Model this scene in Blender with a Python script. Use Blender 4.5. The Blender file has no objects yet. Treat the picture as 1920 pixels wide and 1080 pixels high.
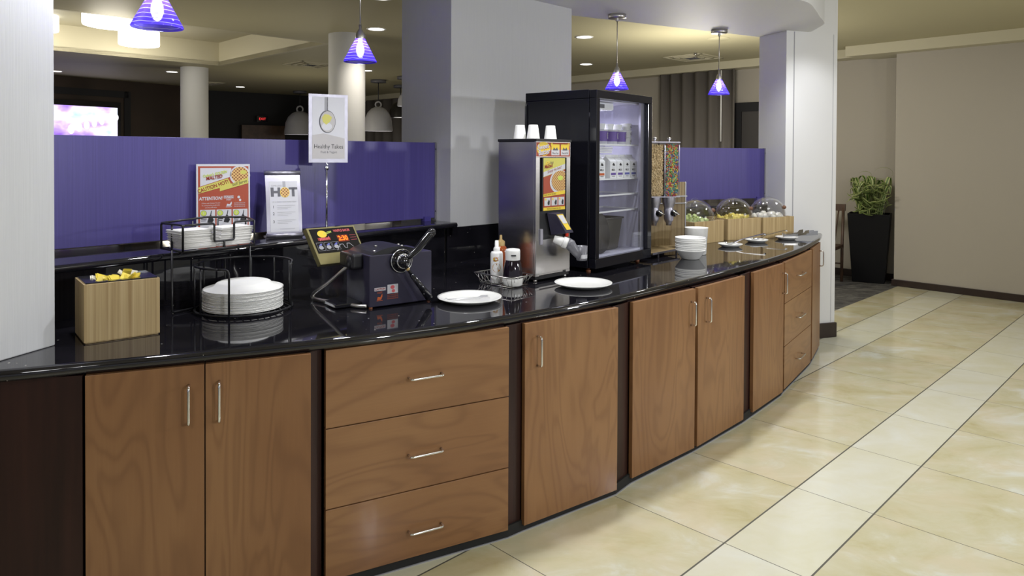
import bpy, bmesh, math, random
from mathutils import Matrix, Vector
random.seed(7)
S = bpy.context.scene
COL = S.collection
R = math.radians
PI = math.pi

# ------------------------------------------------------------------ camera, world, lights, exposure
cam = bpy.data.cameras.new('camera'); camo = bpy.data.objects.new('camera', cam); COL.objects.link(camo)
cam.sensor_width = 36.0; cam.lens = 1331.8 / 1920 * 36.0
cam.shift_y = (308.5 - 540) / 1920.0
cam.clip_start = 0.05; cam.clip_end = 100
camo.matrix_world = (Matrix.Translation((0, 0, 1.55)) @ Matrix.Rotation(R(90) - 0.0142, 4, 'X') @ Matrix.Rotation(0.0050, 4, 'Z'))
S.camera = camo
S.view_settings.view_transform = 'Standard'; S.view_settings.look = 'None'
S.view_settings.exposure = 0.0; S.view_settings.gamma = 1.0; S.view_settings.use_curve_mapping = False
wd = bpy.data.worlds.new('world'); S.world = wd; wd.use_nodes = True
bg = wd.node_tree.nodes['Background']; bg.inputs[0].default_value = (0.90, 0.93, 1.0, 1); bg.inputs[1].default_value = 0.34

def light(name, kind, loc, energy, color=(1, 1, 1), size=0.3, target=None, spot=None, blend=0.4, parent=None):
    l = bpy.data.lights.new(name, kind); l.energy = energy; l.color = color
    if kind == 'AREA': l.shape = 'DISK'; l.size = size
    elif kind == 'SPOT': l.shadow_soft_size = size; l.spot_size = R(spot or 90); l.spot_blend = blend
    else: l.shadow_soft_size = size
    o = bpy.data.objects.new(name, l); COL.objects.link(o); o.location = loc
    if target is not None:
        d = Vector(target) - Vector(loc); o.rotation_euler = d.to_track_quat('-Z', 'Y').to_euler()
    elif kind in ('AREA', 'SPOT'): o.rotation_euler = (0, 0, 0)
    if parent: o.parent = parent
    o['kind'] = 'helper'
    return o
# room lights on the camera's side of the counter, with one added fill
light('key_lamp', 'AREA', (2.5, -0.35, 1.98), 42, (0.95, 0.97, 1), 0.16, (-0.2, 4.2, 1.1))
light('lobby_lamp_or_fill', 'AREA', (-0.9, -0.5, 2.5), 9, (0.97, 0.97, 1), 0.5, (-0.9, 2.4, 0.4))  # added fill that brightens the left cabinet doors, not a known lamp
light('side_lamp', 'AREA', (4.7, 2.55, 2.0), 47, (0.94, 0.96, 1), 0.22, (-0.6, 3.4, 1.3))
light('lobby_lamp_or_fill', 'AREA', (1.6, 1.6, 2.85), 7, (0.97, 0.97, 1), 0.8)
light('lobby_lamp_or_fill', 'AREA', (3.4, 3.4, 2.85), 10, (0.97, 0.97, 1), 0.8)
light('lobby_lamp_or_fill', 'AREA', (4.4, 6.0, 2.8), 8, (0.97, 0.97, 1), 0.6)
# downlights in the soffit over the counter
for x, y, e in ((-1.35, 2.48, 12), (-0.38, 2.92, 12), (0.50, 3.62, 13), (1.36, 4.50, 13), (2.02, 5.30, 7)):
    light('soffit_lamp', 'SPOT', (x, y, 2.57), e * 4.6, (0.96, 0.97, 1), 0.05, None, 130, 0.7)
light('pillar_lamp', 'SPOT', (2.5, 5.35, 2.57), 16, (0.97, 0.98, 1), 0.04, (2.52, 5.9, 1.6), 95, 0.8)

# ------------------------------------------------------------------ material helpers
class NT:
    def __init__(s, name):
        s.m = bpy.data.materials.new(name); s.m.use_nodes = True; s.t = s.m.node_tree; s.t.nodes.clear()
        s.out = s.n('ShaderNodeOutputMaterial')
    def n(s, typ, **kw):
        nd = s.t.nodes.new(typ)
        for k, v in kw.items(): setattr(nd, k, v)
        return nd
    def l(s, a, b): s.t.links.new(a, b)
    def val(s, sock, v):
        if hasattr(v, 'links') or hasattr(v, 'is_output'): s.l(v, sock)
        else: sock.default_value = v
    def math(s, op, a, b=0.0, c=None):
        m = s.n('ShaderNodeMath', operation=op); s.val(m.inputs[0], a); s.val(m.inputs[1], b)
        if c is not None: s.val(m.inputs[2], c)
        return m.outputs[0]
    def coord(s, scale=(1, 1, 1), rot=(0, 0, 0), loc=(0, 0, 0), world=False):
        if world: src = s.n('ShaderNodeNewGeometry').outputs['Position']
        else: src = s.n('ShaderNodeTexCoord').outputs['Object']
        mp = s.n('ShaderNodeMapping'); mp.inputs['Scale'].default_value = scale
        mp.inputs['Rotation'].default_value = rot; mp.inputs['Location'].default_value = loc
        s.l(src, mp.inputs[0]); return mp.outputs[0]
    def noise(s, vec, scale=1, detail=4, rough=0.55, dist=0):
        n = s.n('ShaderNodeTexNoise'); s.l(vec, n.inputs['Vector']); n.inputs['Scale'].default_value = scale
        n.inputs['Detail'].default_value = detail; n.inputs['Roughness'].default_value = rough
        n.inputs['Distortion'].default_value = dist; return n.outputs[0]
    def ramp(s, fac, stops, interp='LINEAR'):
        r = s.n('ShaderNodeValToRGB'); r.color_ramp.interpolation = interp; s.l(fac, r.inputs[0])
        e = r.color_ramp.elements
        while len(e) < len(stops): e.new(0.5)
        for k, (p, c) in enumerate(stops): e[k].position = p; e[k].color = (*c, 1) if len(c) == 3 else c
        return r.outputs[0]
    def mix(s, f, a, b, mode='MIX'):
        m = s.n('ShaderNodeMix', data_type='RGBA', blend_type=mode)
        s.val(m.inputs[0], f)
        for i, v in ((6, a), (7, b)):
            if isinstance(v, tuple): m.inputs[i].default_value = (*v, 1) if len(v) == 3 else v
            else: s.l(v, m.inputs[i])
        return m.outputs[2]
    def bump(s, h, strength=0.1, dist=0.01):
        b = s.n('ShaderNodeBump'); b.inputs['Strength'].default_value = strength; b.inputs['Distance'].default_value = dist
        s.l(h, b.inputs['Height']); return b.outputs[0]
    def pbr(s, col, rough=0.5, metal=0, normal=None, coat=0, spec=0.5, **kw):
        p = s.n('ShaderNodeBsdfPrincipled')
        if isinstance(col, tuple): p.inputs['Base Color'].default_value = (*col[:3], 1)
        else: s.l(col, p.inputs['Base Color'])
        s.val(p.inputs['Roughness'], rough); s.val(p.inputs['Metallic'], metal)
        p.inputs['Coat Weight'].default_value = coat; p.inputs['Specular IOR Level'].default_value = spec
        if normal is not None: s.l(normal, p.inputs['Normal'])
        for k, v in kw.items(): s.val(p.inputs[k.replace('_', ' ')], v)
        s.l(p.outputs[0], s.out.inputs[0]); return s.m

def srgb(r, g, b):
    f = lambda c: (c / 255 / 12.92) if c / 255 <= 0.04045 else ((c / 255 + 0.055) / 1.055) ** 2.4
    return (f(r), f(g), f(b))

def plain(name, col, rough=0.5, metal=0, spec=0.5, coat=0, bump=0.0):
    t = NT(name)
    v = t.noise(t.coord((1, 1, 1)), 14, 3)
    c = t.mix(0.10, col, t.ramp(v, [(0.3, tuple(x * 0.85 for x in col)), (0.7, tuple(min(1, x * 1.12) for x in col))]))
    nm = t.bump(t.noise(t.coord(), 300, 2), bump, 0.001) if bump else None
    return t.pbr(c, rough, metal, nm, coat, spec)

def m_wood(name, vertical=True, dark=False):
    t = NT(name)
    oi = t.n('ShaderNodeObjectInfo')
    tc = t.n('ShaderNodeTexCoord').outputs['Object']
    ad = t.n('ShaderNodeVectorMath', operation='ADD'); t.l(tc, ad.inputs[0])
    sc = t.n('ShaderNodeVectorMath', operation='SCALE'); sc.inputs[0].default_value = (7, 3, 11); t.l(oi.outputs['Random'], sc.inputs['Scale'])
    t.l(sc.outputs[0], ad.inputs[1])
    def mp(scale):
        m = t.n('ShaderNodeMapping'); m.inputs['Scale'].default_value = scale; t.l(ad.outputs[0], m.inputs[0]); return m.outputs[0]
    a = mp((4.2, 1, 0.95) if vertical else (0.95, 1, 4.2))
    n1 = t.noise(a, 1.0, 2.5, 0.45, 0.8)
    w = t.math('SINE', t.math('MULTIPLY', n1, 78.0))
    w = t.math('MULTIPLY_ADD', w, 0.5, 0.5)
    fib = t.noise(mp((160, 1, 5) if vertical else (5, 1, 160)), 1, 3)
    big = t.noise(mp((2.2, 1, 0.9) if vertical else (0.9, 1, 2.2)), 1.2, 2)
    base = t.ramp(big, [(0.3, (0.250, 0.120, 0.050)), (0.7, (0.325, 0.172, 0.075))])
    w = t.math('POWER', w, 2.2)
    c = t.mix(t.math('MULTIPLY', w, 0.27), base, (0.11, 0.045, 0.020))
    c = t.mix(t.math('MULTIPLY', fib, 0.28), c, (0.15, 0.06, 0.025))
    return t.pbr(c, 0.38, 0, None, 0.08, 0.4)

def m_darkwood():
    t = NT('dark_mahogany'); a = t.noise(t.coord((30, 30, 1.5)), 1, 3)
    sc = t.noise(t.coord((3, 3, 12), (0.3, 0.2, 0)), 1.5, 6, 0.8)
    c = t.ramp(a, [(0.3, (0.020, 0.007, 0.005)), (0.7, (0.038, 0.013, 0.009))])
    c = t.mix(t.ramp(sc, [(0.68, (0, 0, 0)), (0.8, (0.25, 0.25, 0.25))]), c, (0.09, 0.05, 0.04))
    return t.pbr(c, 0.45, 0, None, 0, 0.35)

def m_bamboo(name='bamboo', dark=1.0):
    t = NT(name)
    n = t.noise(t.coord((75, 75, 0.8)), 1, 2, 0.6)
    f = t.noise(t.coord((420, 420, 9)), 1, 2, 0.6)
    d = tuple(x * dark for x in (1, 1, 1))
    c = t.ramp(n, [(0.32, (0.34 * dark, 0.23 * dark, 0.105 * dark)), (0.5, (0.50 * dark, 0.375 * dark, 0.19 * dark)), (0.7, (0.60 * dark, 0.465 * dark, 0.26 * dark))])
    c = t.mix(t.math('MULTIPLY', f, 0.45), c, (0.33 * dark, 0.21 * dark, 0.085 * dark))
    return t.pbr(c, 0.42, 0, None, 0, 0.4)

def m_paper(name, col, k=1.0):
    t = NT(name)
    n = t.noise(t.coord((300, 300, 4), world=True), 1, 2, 0.6)
    m = t.noise(t.coord((60, 60, 60), world=True), 1, 3, 0.6)
    c = t.mix(t.math('MULTIPLY', n, 0.55 * k), col, tuple(x * 0.72 for x in col))
    c = t.mix(t.math('MULTIPLY', m, 0.15), c, tuple(x * 0.8 for x in col))
    return t.pbr(c, 0.62, 0, t.bump(n, 0.25, 0.002), 0, 0.3)

def m_paint(name, col, rough=0.6):
    t = NT(name)
    n = t.noise(t.coord((2, 2, 2), world=True), 1, 4, 0.6)
    f = t.noise(t.coord((120, 120, 120), world=True), 1, 3, 0.6)
    c = t.mix(t.math('MULTIPLY', n, 0.16), col, tuple(x * 0.8 for x in col))
    return t.pbr(c, rough, 0, t.bump(f, 0.08, 0.002), 0, 0.3)

def m_granite():
    t = NT('black_granite')
    v = t.n('ShaderNodeTexVoronoi', feature='F1'); v.inputs['Scale'].default_value = 34; t.l(t.coord(world=True), v.inputs['Vector'])
    sz = t.noise(t.coord(world=True), 23, 1)
    sp = t.ramp(t.math('ADD', v.outputs['Distance'], t.math('MULTIPLY', sz, 0.55)), [(0.26, (1, 1, 1)), (0.30, (0, 0, 0))])
    cl = t.noise(t.coord(world=True), 5, 3)
    c = t.mix(sp, t.ramp(cl, [(0.3, (0.006, 0.006, 0.008)), (0.7, (0.013, 0.012, 0.016))]), (0.42, 0.40, 0.36))
    return t.pbr(c, 0.045, 0, None, 0, 0.75)

def m_tile():
    t = NT('floor_tile')
    th = R(44.75); px, py = 0.857, 2.820
    pos = t.n('ShaderNodeNewGeometry').outputs['Position']
    sx = t.n('ShaderNodeSeparateXYZ'); t.l(pos, sx.inputs[0])
    X = t.math('SUBTRACT', sx.outputs[0], px); Y = t.math('SUBTRACT', sx.outputs[1], py)
    i = t.math('ADD', t.math('MULTIPLY', X, math.cos(th)), t.math('MULTIPLY', Y, math.sin(th)))
    j = t.math('SUBTRACT', t.math('MULTIPLY', X, math.sin(th)), t.math('MULTIPLY', Y, math.cos(th)))
    s = 0.676; per = 1.014; w = 0.338
    jm = t.math('FLOORED_MODULO', j, per)
    im = t.math('FLOORED_MODULO', i, s)
    narrow = t.math('LESS_THAN', jm, w)
    def line(v, at, h): return t.math('LESS_THAN', t.math('ABSOLUTE', t.math('SUBTRACT', v, at)), h)
    g = t.math('MAXIMUM', line(jm, 0.0, 0.0036), t.math('MAXIMUM', line(jm, per, 0.0036), line(jm, w, 0.0036)))
    g2 = t.math('MAXIMUM', line(im, 0, 0.0018), line(im, s, 0.0018))
    g = t.math('MAXIMUM', g, g2)
    # per tile offset
    ti = t.math('FLOOR', t.math('DIVIDE', i, s)); tj = t.math('ADD', t.math('MULTIPLY', t.math('FLOOR', t.math('DIVIDE', j, per)), 2), narrow)
    cb = t.n('ShaderNodeCombineXYZ'); t.l(ti, cb.inputs[0]); t.l(tj, cb.inputs[1])
    wn = t.n('ShaderNodeTexWhiteNoise', noise_dimensions='3D'); t.l(cb.outputs[0], wn.inputs['Vector'])
    sc = t.n('ShaderNodeVectorMath', operation='SCALE'); t.l(wn.outputs['Color'], sc.inputs[0]); sc.inputs['Scale'].default_value = 9
    ad = t.n('ShaderNodeVectorMath', operation='ADD'); t.l(pos, ad.inputs[0]); t.l(sc.outputs[0], ad.inputs[1])
    mp = t.n('ShaderNodeMapping'); mp.inputs['Rotation'].default_value = (0, 0, R(28)); mp.inputs['Scale'].default_value = (1.7, 2.7, 1); t.l(ad.outputs[0], mp.inputs[0])
    n1 = t.noise(mp.outputs[0], 1.5, 7, 0.62, 0.6)
    n2 = t.noise(ad.outputs[0], 3.2, 5, 0.6, 0.3)
    yel = t.ramp(n1, [(0.30, (0.52, 0.46, 0.25)), (0.44, (0.59, 0.55, 0.355)), (0.56, (0.63, 0.60, 0.43)), (0.68, (0.70, 0.71, 0.63))])
    yel = t.mix(t.ramp(n2, [(0.45, (0, 0, 0)), (0.7, (0.6, 0.6, 0.6))]), yel, (0.70, 0.61, 0.45))
    pal = t.ramp(n1, [(0.30, (0.68, 0.66, 0.48)), (0.55, (0.72, 0.71, 0.585)), (0.72, (0.74, 0.75, 0.67))])
    c = t.mix(narrow, yel, pal)
    c = t.mix(g, c, (0.10, 0.095, 0.075))
    return t.pbr(c, t.math('MULTIPLY_ADD', g, 0.5, 0.12), 0, None, 0, 0.5)

def m_carpet():
    t = NT('patterned_carpet')
    n = t.noise(t.coord((3, 14, 1), (0, 0, R(-20)), world=True), 1.6, 6, 0.75, 0.4)
    c = t.ramp(n, [(0.32, (0.03, 0.03, 0.032)), (0.48, (0.085, 0.082, 0.082)), (0.60, (0.17, 0.165, 0.16)), (0.72, (0.36, 0.33, 0.26))])
    sx = t.n('ShaderNodeSeparateXYZ'); t.l(t.coord((1, 1, 1), (0, 0, R(-40)), world=True), sx.inputs[0])
    b = t.noise(t.coord((0.9, 0.9, 1), world=True), 1.0, 1)
    c = t.mix(t.ramp(b, [(0.70, (0, 0, 0)), (0.73, (0.7, 0.7, 0.7))]), c, (0.05, 0.05, 0.15))
    return t.pbr(c, 0.95, 0, t.bump(t.noise(t.coord(world=True), 300, 2), 0.5, 0.004), 0, 0.1)

def m_purple():
    t = NT('purple_panel')
    n = t.noise(t.coord((260, 260, 2.5)), 1, 2, 0.65)
    c = t.mix(t.math('MULTIPLY', n, 0.75), (0.085, 0.070, 0.255), (0.034, 0.026, 0.125))
    return t.pbr(c, 0.30, 0, t.bump(n, 0.15, 0.001), 0, 0.5)

def m_metal(name, col=(0.62, 0.62, 0.64), rough=0.25, brushed=None):
    t = NT(name)
    if brushed: v = t.noise(t.coord(brushed), 1, 3)
    else: v = t.noise(t.coord(), 40, 3)
    c = t.mix(t.math('MULTIPLY', v, 0.25), col, tuple(x * 0.7 for x in col))
    return t.pbr(c, t.math('MULTIPLY_ADD', v, 0.12, rough - 0.06), 1.0)

def m_glass(name, tint=(0.97, 0.98, 1.0), refl=0.10, rough=0.02, base=0.015):
    t = NT(name)
    tr = t.n('ShaderNodeBsdfTransparent'); tr.inputs[0].default_value = (*tint, 1)
    gl = t.n('ShaderNodeBsdfGlossy'); gl.inputs['Roughness'].default_value = rough; gl.inputs[0].default_value = (1, 1, 1, 1)
    lw = t.n('ShaderNodeLayerWeight'); lw.inputs[0].default_value = 0.5
    nz = t.noise(t.coord(), 6, 2)
    f = t.math('ADD', t.math('MULTIPLY_ADD', t.math('POWER', lw.outputs['Facing'], 2.6 if base > 0.03 else 4.0), 0.75, base), t.math('MULTIPLY', nz, refl * 0.1))
    mx = t.n('ShaderNodeMixShader'); t.l(f, mx.inputs[0]); t.l(tr.outputs[0], mx.inputs[1]); t.l(gl.outputs[0], mx.inputs[2])
    t.l(mx.outputs[0], t.out.inputs[0]); return t.m

def m_emit(name, col, st):
    t = NT(name); e = t.n('ShaderNodeEmission'); e.inputs[1].default_value = st
    v = t.noise(t.coord(), 4, 2); c = t.mix(t.math('MULTIPLY', v, 0.06), col, tuple(x * 0.9 for x in col)); t.l(c, e.inputs[0])
    t.l(e.outputs[0], t.out.inputs[0]); return t.m

def m_shade():
    t = NT('purple_glass_shade')
    tr = t.n('ShaderNodeBsdfTransparent'); tr.inputs[0].default_value = (0.62, 0.60, 1.0, 1)
    tl = t.n('ShaderNodeBsdfTranslucent'); gl = t.n('ShaderNodeBsdfGlossy'); gl.inputs['Roughness'].default_value = 0.08
    sx = t.n('ShaderNodeSeparateXYZ'); t.l(t.coord(), sx.inputs[0])
    nz = t.noise(t.coord((9, 9, 9)), 1, 2)
    w = t.math('SINE', t.math('ADD', t.math('MULTIPLY', sx.outputs[2], 390.0), t.math('MULTIPLY', nz, 7.0)))
    ln = t.ramp(w, [(0.90, (0, 0, 0)), (0.97, (1, 1, 1))])
    c = t.mix(ln, (0.17, 0.09, 0.95), (0.90, 0.86, 1.0)); t.l(c, tl.inputs[0])
    m1 = t.n('ShaderNodeMixShader'); t.l(t.math('MULTIPLY_ADD', ln, 0.3, 0.62), m1.inputs[0]); t.l(tr.outputs[0], m1.inputs[1]); t.l(tl.outputs[0], m1.inputs[2])
    m2 = t.n('ShaderNodeMixShader'); m2.inputs[0].default_value = 0.07; t.l(m1.outputs[0], m2.inputs[1]); t.l(gl.outputs[0], m2.inputs[2])
    t.l(m2.outputs[0], t.out.inputs[0]); return t.m

def m_waffle(name='waffle_print', lattice=True):
    t = NT(name)
    co = t.coord((1, 1, 1), (0, R(45), 0))
    sx = t.n('ShaderNodeSeparateXYZ'); t.l(co, sx.inputs[0])
    a = t.math('ABSOLUTE', t.math('SINE', t.math('MULTIPLY', sx.outputs[0], 300.0)))
    b = t.math('ABSOLUTE', t.math('SINE', t.math('MULTIPLY', sx.outputs[2], 300.0)))
    g = t.math('MULTIPLY', a, b)
    c = t.ramp(g, [(0.10, (0.72, 0.50, 0.20)), (0.35, (0.5, 0.27, 0.08)), (0.7, (0.22, 0.08, 0.03))])
    return t.pbr(c, 0.5)

def m_screen():
    t = NT('tv_picture')
    co = t.coord((1, 1, 1))
    sx = t.n('ShaderNodeSeparateXYZ'); t.l(co, sx.inputs[0])
    n = t.noise(t.coord((1.6, 1, 2.4)), 1.3, 3, 0.5)
    c = t.ramp(n, [(0.30, (0.30, 0.14, 0.75)), (0.45, (0.62, 0.45, 0.95)), (0.55, (0.95, 0.9, 1.0)), (0.7, (0.45, 0.65, 0.95))])
    d = t.n('ShaderNodeVectorMath', operation='DISTANCE'); mp = t.coord((1, 1, 1.6), (0, 0, 0), (0, 0, 0)); t.l(mp, d.inputs[0]); d.inputs[1].default_value = (0.38, 0, 0.22)
    c = t.mix(t.ramp(d.outputs['Value'], [(0.26, (1, 1, 1)), (0.34, (0, 0, 0))]), c, (0.02, 0.02, 0.10))
    e = t.n('ShaderNodeEmission'); t.l(c, e.inputs[0]); e.inputs[1].default_value = 1.5
    t.l(e.outputs[0], t.out.inputs[0]); return t.m

def m_vary(name, cols, rough=0.6, sc=30):
    """colour picked per object / per place with a soft noise"""
    t = NT(name); n = t.noise(t.coord(), sc, 2)
    k = len(cols)
    c = t.ramp(n, [(0.3 + 0.4 * i / max(1, k - 1), cc) for i, cc in enumerate(cols)])
    return t.pbr(c, rough)

M = {}
M['wood_v'] = m_wood('cherry_laminate_vertical'); M['wood_h'] = m_wood('cherry_laminate_horizontal', False)
M['darkwood'] = m_darkwood(); M['bamboo'] = m_bamboo(); M['bamboo_dark'] = m_bamboo('bamboo_amber', 0.55)
M['paper'] = m_paper('grey_wallcovering', (0.68, 0.69, 0.71)); M['paper_col'] = m_paper('grey_wallcovering_column', (0.60, 0.60, 0.61), 0.8)
M['pillar'] = m_paint('white_pillar_paint', (0.74, 0.74, 0.75)); M['soffit'] = m_paint('soffit_paint', (0.66, 0.66, 0.67))
M['col'] = m_paint('round_column_paint', (0.62, 0.62, 0.62))
M['wall'] = m_paint('taupe_wall_paint', (0.42, 0.385, 0.33)); M['ceil'] = m_paint('olive_ceiling_paint', (0.50, 0.46, 0.30))
M['trimceil'] = m_paint('cream_trim_paint', (0.58, 0.54, 0.40))
M['granite'] = m_granite(); M['tile'] = m_tile(); M['carpet'] = m_carpet(); M['purple'] = m_purple()
M['chrome'] = m_metal('chrome', (0.82, 0.82, 0.84), 0.12); M['steel'] = m_metal('brushed_steel', (0.60, 0.59, 0.60), 0.24, (2, 2, 30))
M['nickel'] = m_metal('satin_nickel', (0.62, 0.60, 0.58), 0.3); M['alu'] = m_metal('matt_aluminium', (0.44, 0.43, 0.50), 0.42)
M['darkwire'] = plain('dark_coated_wire', (0.012, 0.012, 0.014), 0.35); M['black'] = plain('black_plastic', (0.012, 0.012, 0.015), 0.35)
M['blackgloss'] = plain('black_gloss', (0.008, 0.008, 0.012), 0.13, 0, 0.6); M['blackmatt'] = plain('black_matt', (0.010, 0.010, 0.010), 0.75)
M['blacksteel'] = plain('dark_painted_steel', (0.030, 0.027, 0.052), 0.30, 0, 0.5)
M['white'] = plain('white_plastic', (0.78, 0.78, 0.77), 0.4); M['foam'] = plain('white_foam', (0.80, 0.80, 0.78), 0.6); M['porcelain'] = plain('white_porcelain', (0.80, 0.80, 0.78), 0.22)
M['napkin'] = plain('napkin_paper', (0.80, 0.79, 0.77), 0.85); M['lined'] = plain('fridge_liner', (0.60, 0.59, 0.70), 0.45)
M['glass'] = m_glass('door_glass'); M['dome'] = m_glass('clear_dome_acrylic', (0.90, 0.90, 0.91), 0.35, 0.03, 0.07); M['tube'] = m_glass('hopper_acrylic')
M['shade'] = m_shade(); M['bulb'] = m_emit('bulb_light', (0.80, 0.86, 1.0), 34); M['lamp'] = m_emit('downlight_glow', (1.0, 0.95, 0.86), 5)
M['drum'] = m_emit('drum_light_glow', (1.0, 0.97, 0.90), 3.2); M['belllight'] = m_emit('bell_lamp_glow', (1, 0.96, 0.9), 2.2)
M['red'] = plain('poster_red', srgb(160, 70, 46), 0.4); M['orange'] = plain('poster_orange', srgb(196, 92, 40), 0.4); M['yellow'] = plain('poster_yellow', srgb(196, 190, 92), 0.4)
M['ylw2'] = plain('golden_yellow', srgb(226, 196, 60), 0.4); M['lime'] = plain('lime_green', srgb(190, 205, 90), 0.5)
M['ink'] = plain('black_ink', (0.02, 0.02, 0.025), 0.5); M['grayink'] = plain('grey_ink', (0.10, 0.10, 0.12), 0.5); M['paleink'] = plain('pale_grey_ink', (0.34, 0.34, 0.37), 0.5)
M['redink'] = plain('dark_red_ink', srgb(140, 40, 24), 0.5); M['card'] = plain('white_card', (0.56, 0.56, 0.60), 0.35); M['waffle'] = m_waffle()
M['blueink'] = plain('blue_ink', srgb(90, 96, 170), 0.5); M['purpleink'] = plain('violet_ink', srgb(96, 70, 150), 0.5); M['pinkink'] = plain('pink_red_ink', srgb(206, 90, 96), 0.5)
M['led'] = m_emit('led_digits', (1.0, 0.16, 0.02), 3.0); M['ledback'] = plain('led_backing', (0.16, 0.018, 0.005), 0.3)
M['gold'] = plain('champagne_metal', srgb(150, 142, 100), 0.35, 0.6); M['exit'] = m_emit('exit_red', (1.0, 0.05, 0.05), 1.2)
M['screen'] = m_screen(); M['brownwall'] = m_vary('brown_wood_panelling', [(0.018, 0.009, 0.004), (0.034, 0.017, 0.008)], 0.5, 1.5); M['darkwall'] = plain('near_black_wall', (0.010, 0.010, 0.013), 0.7)
M['curtain'] = m_paper('grey_curtain_cloth', (0.17, 0.155, 0.145), 0.8); M['leaf'] = m_vary('leaf_green', [(0.05, 0.11, 0.015), (0.10, 0.19, 0.03)], 0.45, 12); M['leafedge'] = m_vary('leaf_edge_cream', [(0.36, 0.42, 0.14), (0.50, 0.55, 0.25)], 0.5, 20)
M['planter'] = plain('black_planter', (0.004, 0.004, 0.005), 0.5, 0, 0.2); M['brownwood'] = m_vary('brown_chair_wood', [(0.05, 0.028, 0.018), (0.09, 0.05, 0.03)], 0.45, 9)
M['base'] = m_vary('dark_brown_base', [(0.020, 0.011, 0.009), (0.030, 0.017, 0.013)], 0.4, 9)
M['syrup'] = plain('dark_syrup', (0.010, 0.006, 0.012), 0.06, 0, 0.7); M['amber'] = plain('amber_syrup', (0.34, 0.075, 0.02), 0.15, 0, 0.6); M['tan'] = plain('tan_cap', (0.45, 0.31, 0.12), 0.4)
M['greyplastic'] = plain('grey_plastic', (0.13, 0.13, 0.15), 0.35); M['greyrim'] = plain('smoky_plastic', (0.075, 0.07, 0.062), 0.25)
M['beadbeige'] = m_vary('oat_ring', [(0.55, 0.40, 0.20), (0.74, 0.58, 0.34)], 0.7, 40)
for i, cc in enumerate([(0.55, 0.14, 0.05), (0.60, 0.42, 0.08), (0.22, 0.42, 0.10), (0.10, 0.28, 0.22), (0.42, 0.06, 0.05), (0.12, 0.13, 0.25)]): M['loop%d' % i] = plain('fruit_ring_%s' % 'abcdef'[i], cc, 0.7)
M['melon'] = plain('green_melon', (0.50, 0.60, 0.22), 0.35, 0, 0.6); M['pine'] = plain('yellow_pineapple', (0.78, 0.64, 0.12), 0.35, 0, 0.6); M['egg'] = plain('white_egg', (0.80, 0.78, 0.68), 0.35, 0, 0.6)
M['knob'] = plain('brown_knob', (0.16, 0.07, 0.035), 0.4); M['ledgewood'] = plain('blue_plastic_clip', (0.05, 0.04, 0.2), 0.3)
M['shell'] = plain('white_lamp_shell', (0.42, 0.42, 0.45), 0.35); M['shelldark'] = plain('black_lamp_shell', (0.02, 0.018, 0.018), 0.3); M['rub'] = plain('amber_foot', (0.28, 0.09, 0.03), 0.5)
M['packet'] = plain('yellow_packet', srgb(222, 200, 70), 0.5); M['packetw'] = plain('white_packet', (0.75, 0.72, 0.6), 0.5)

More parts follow.
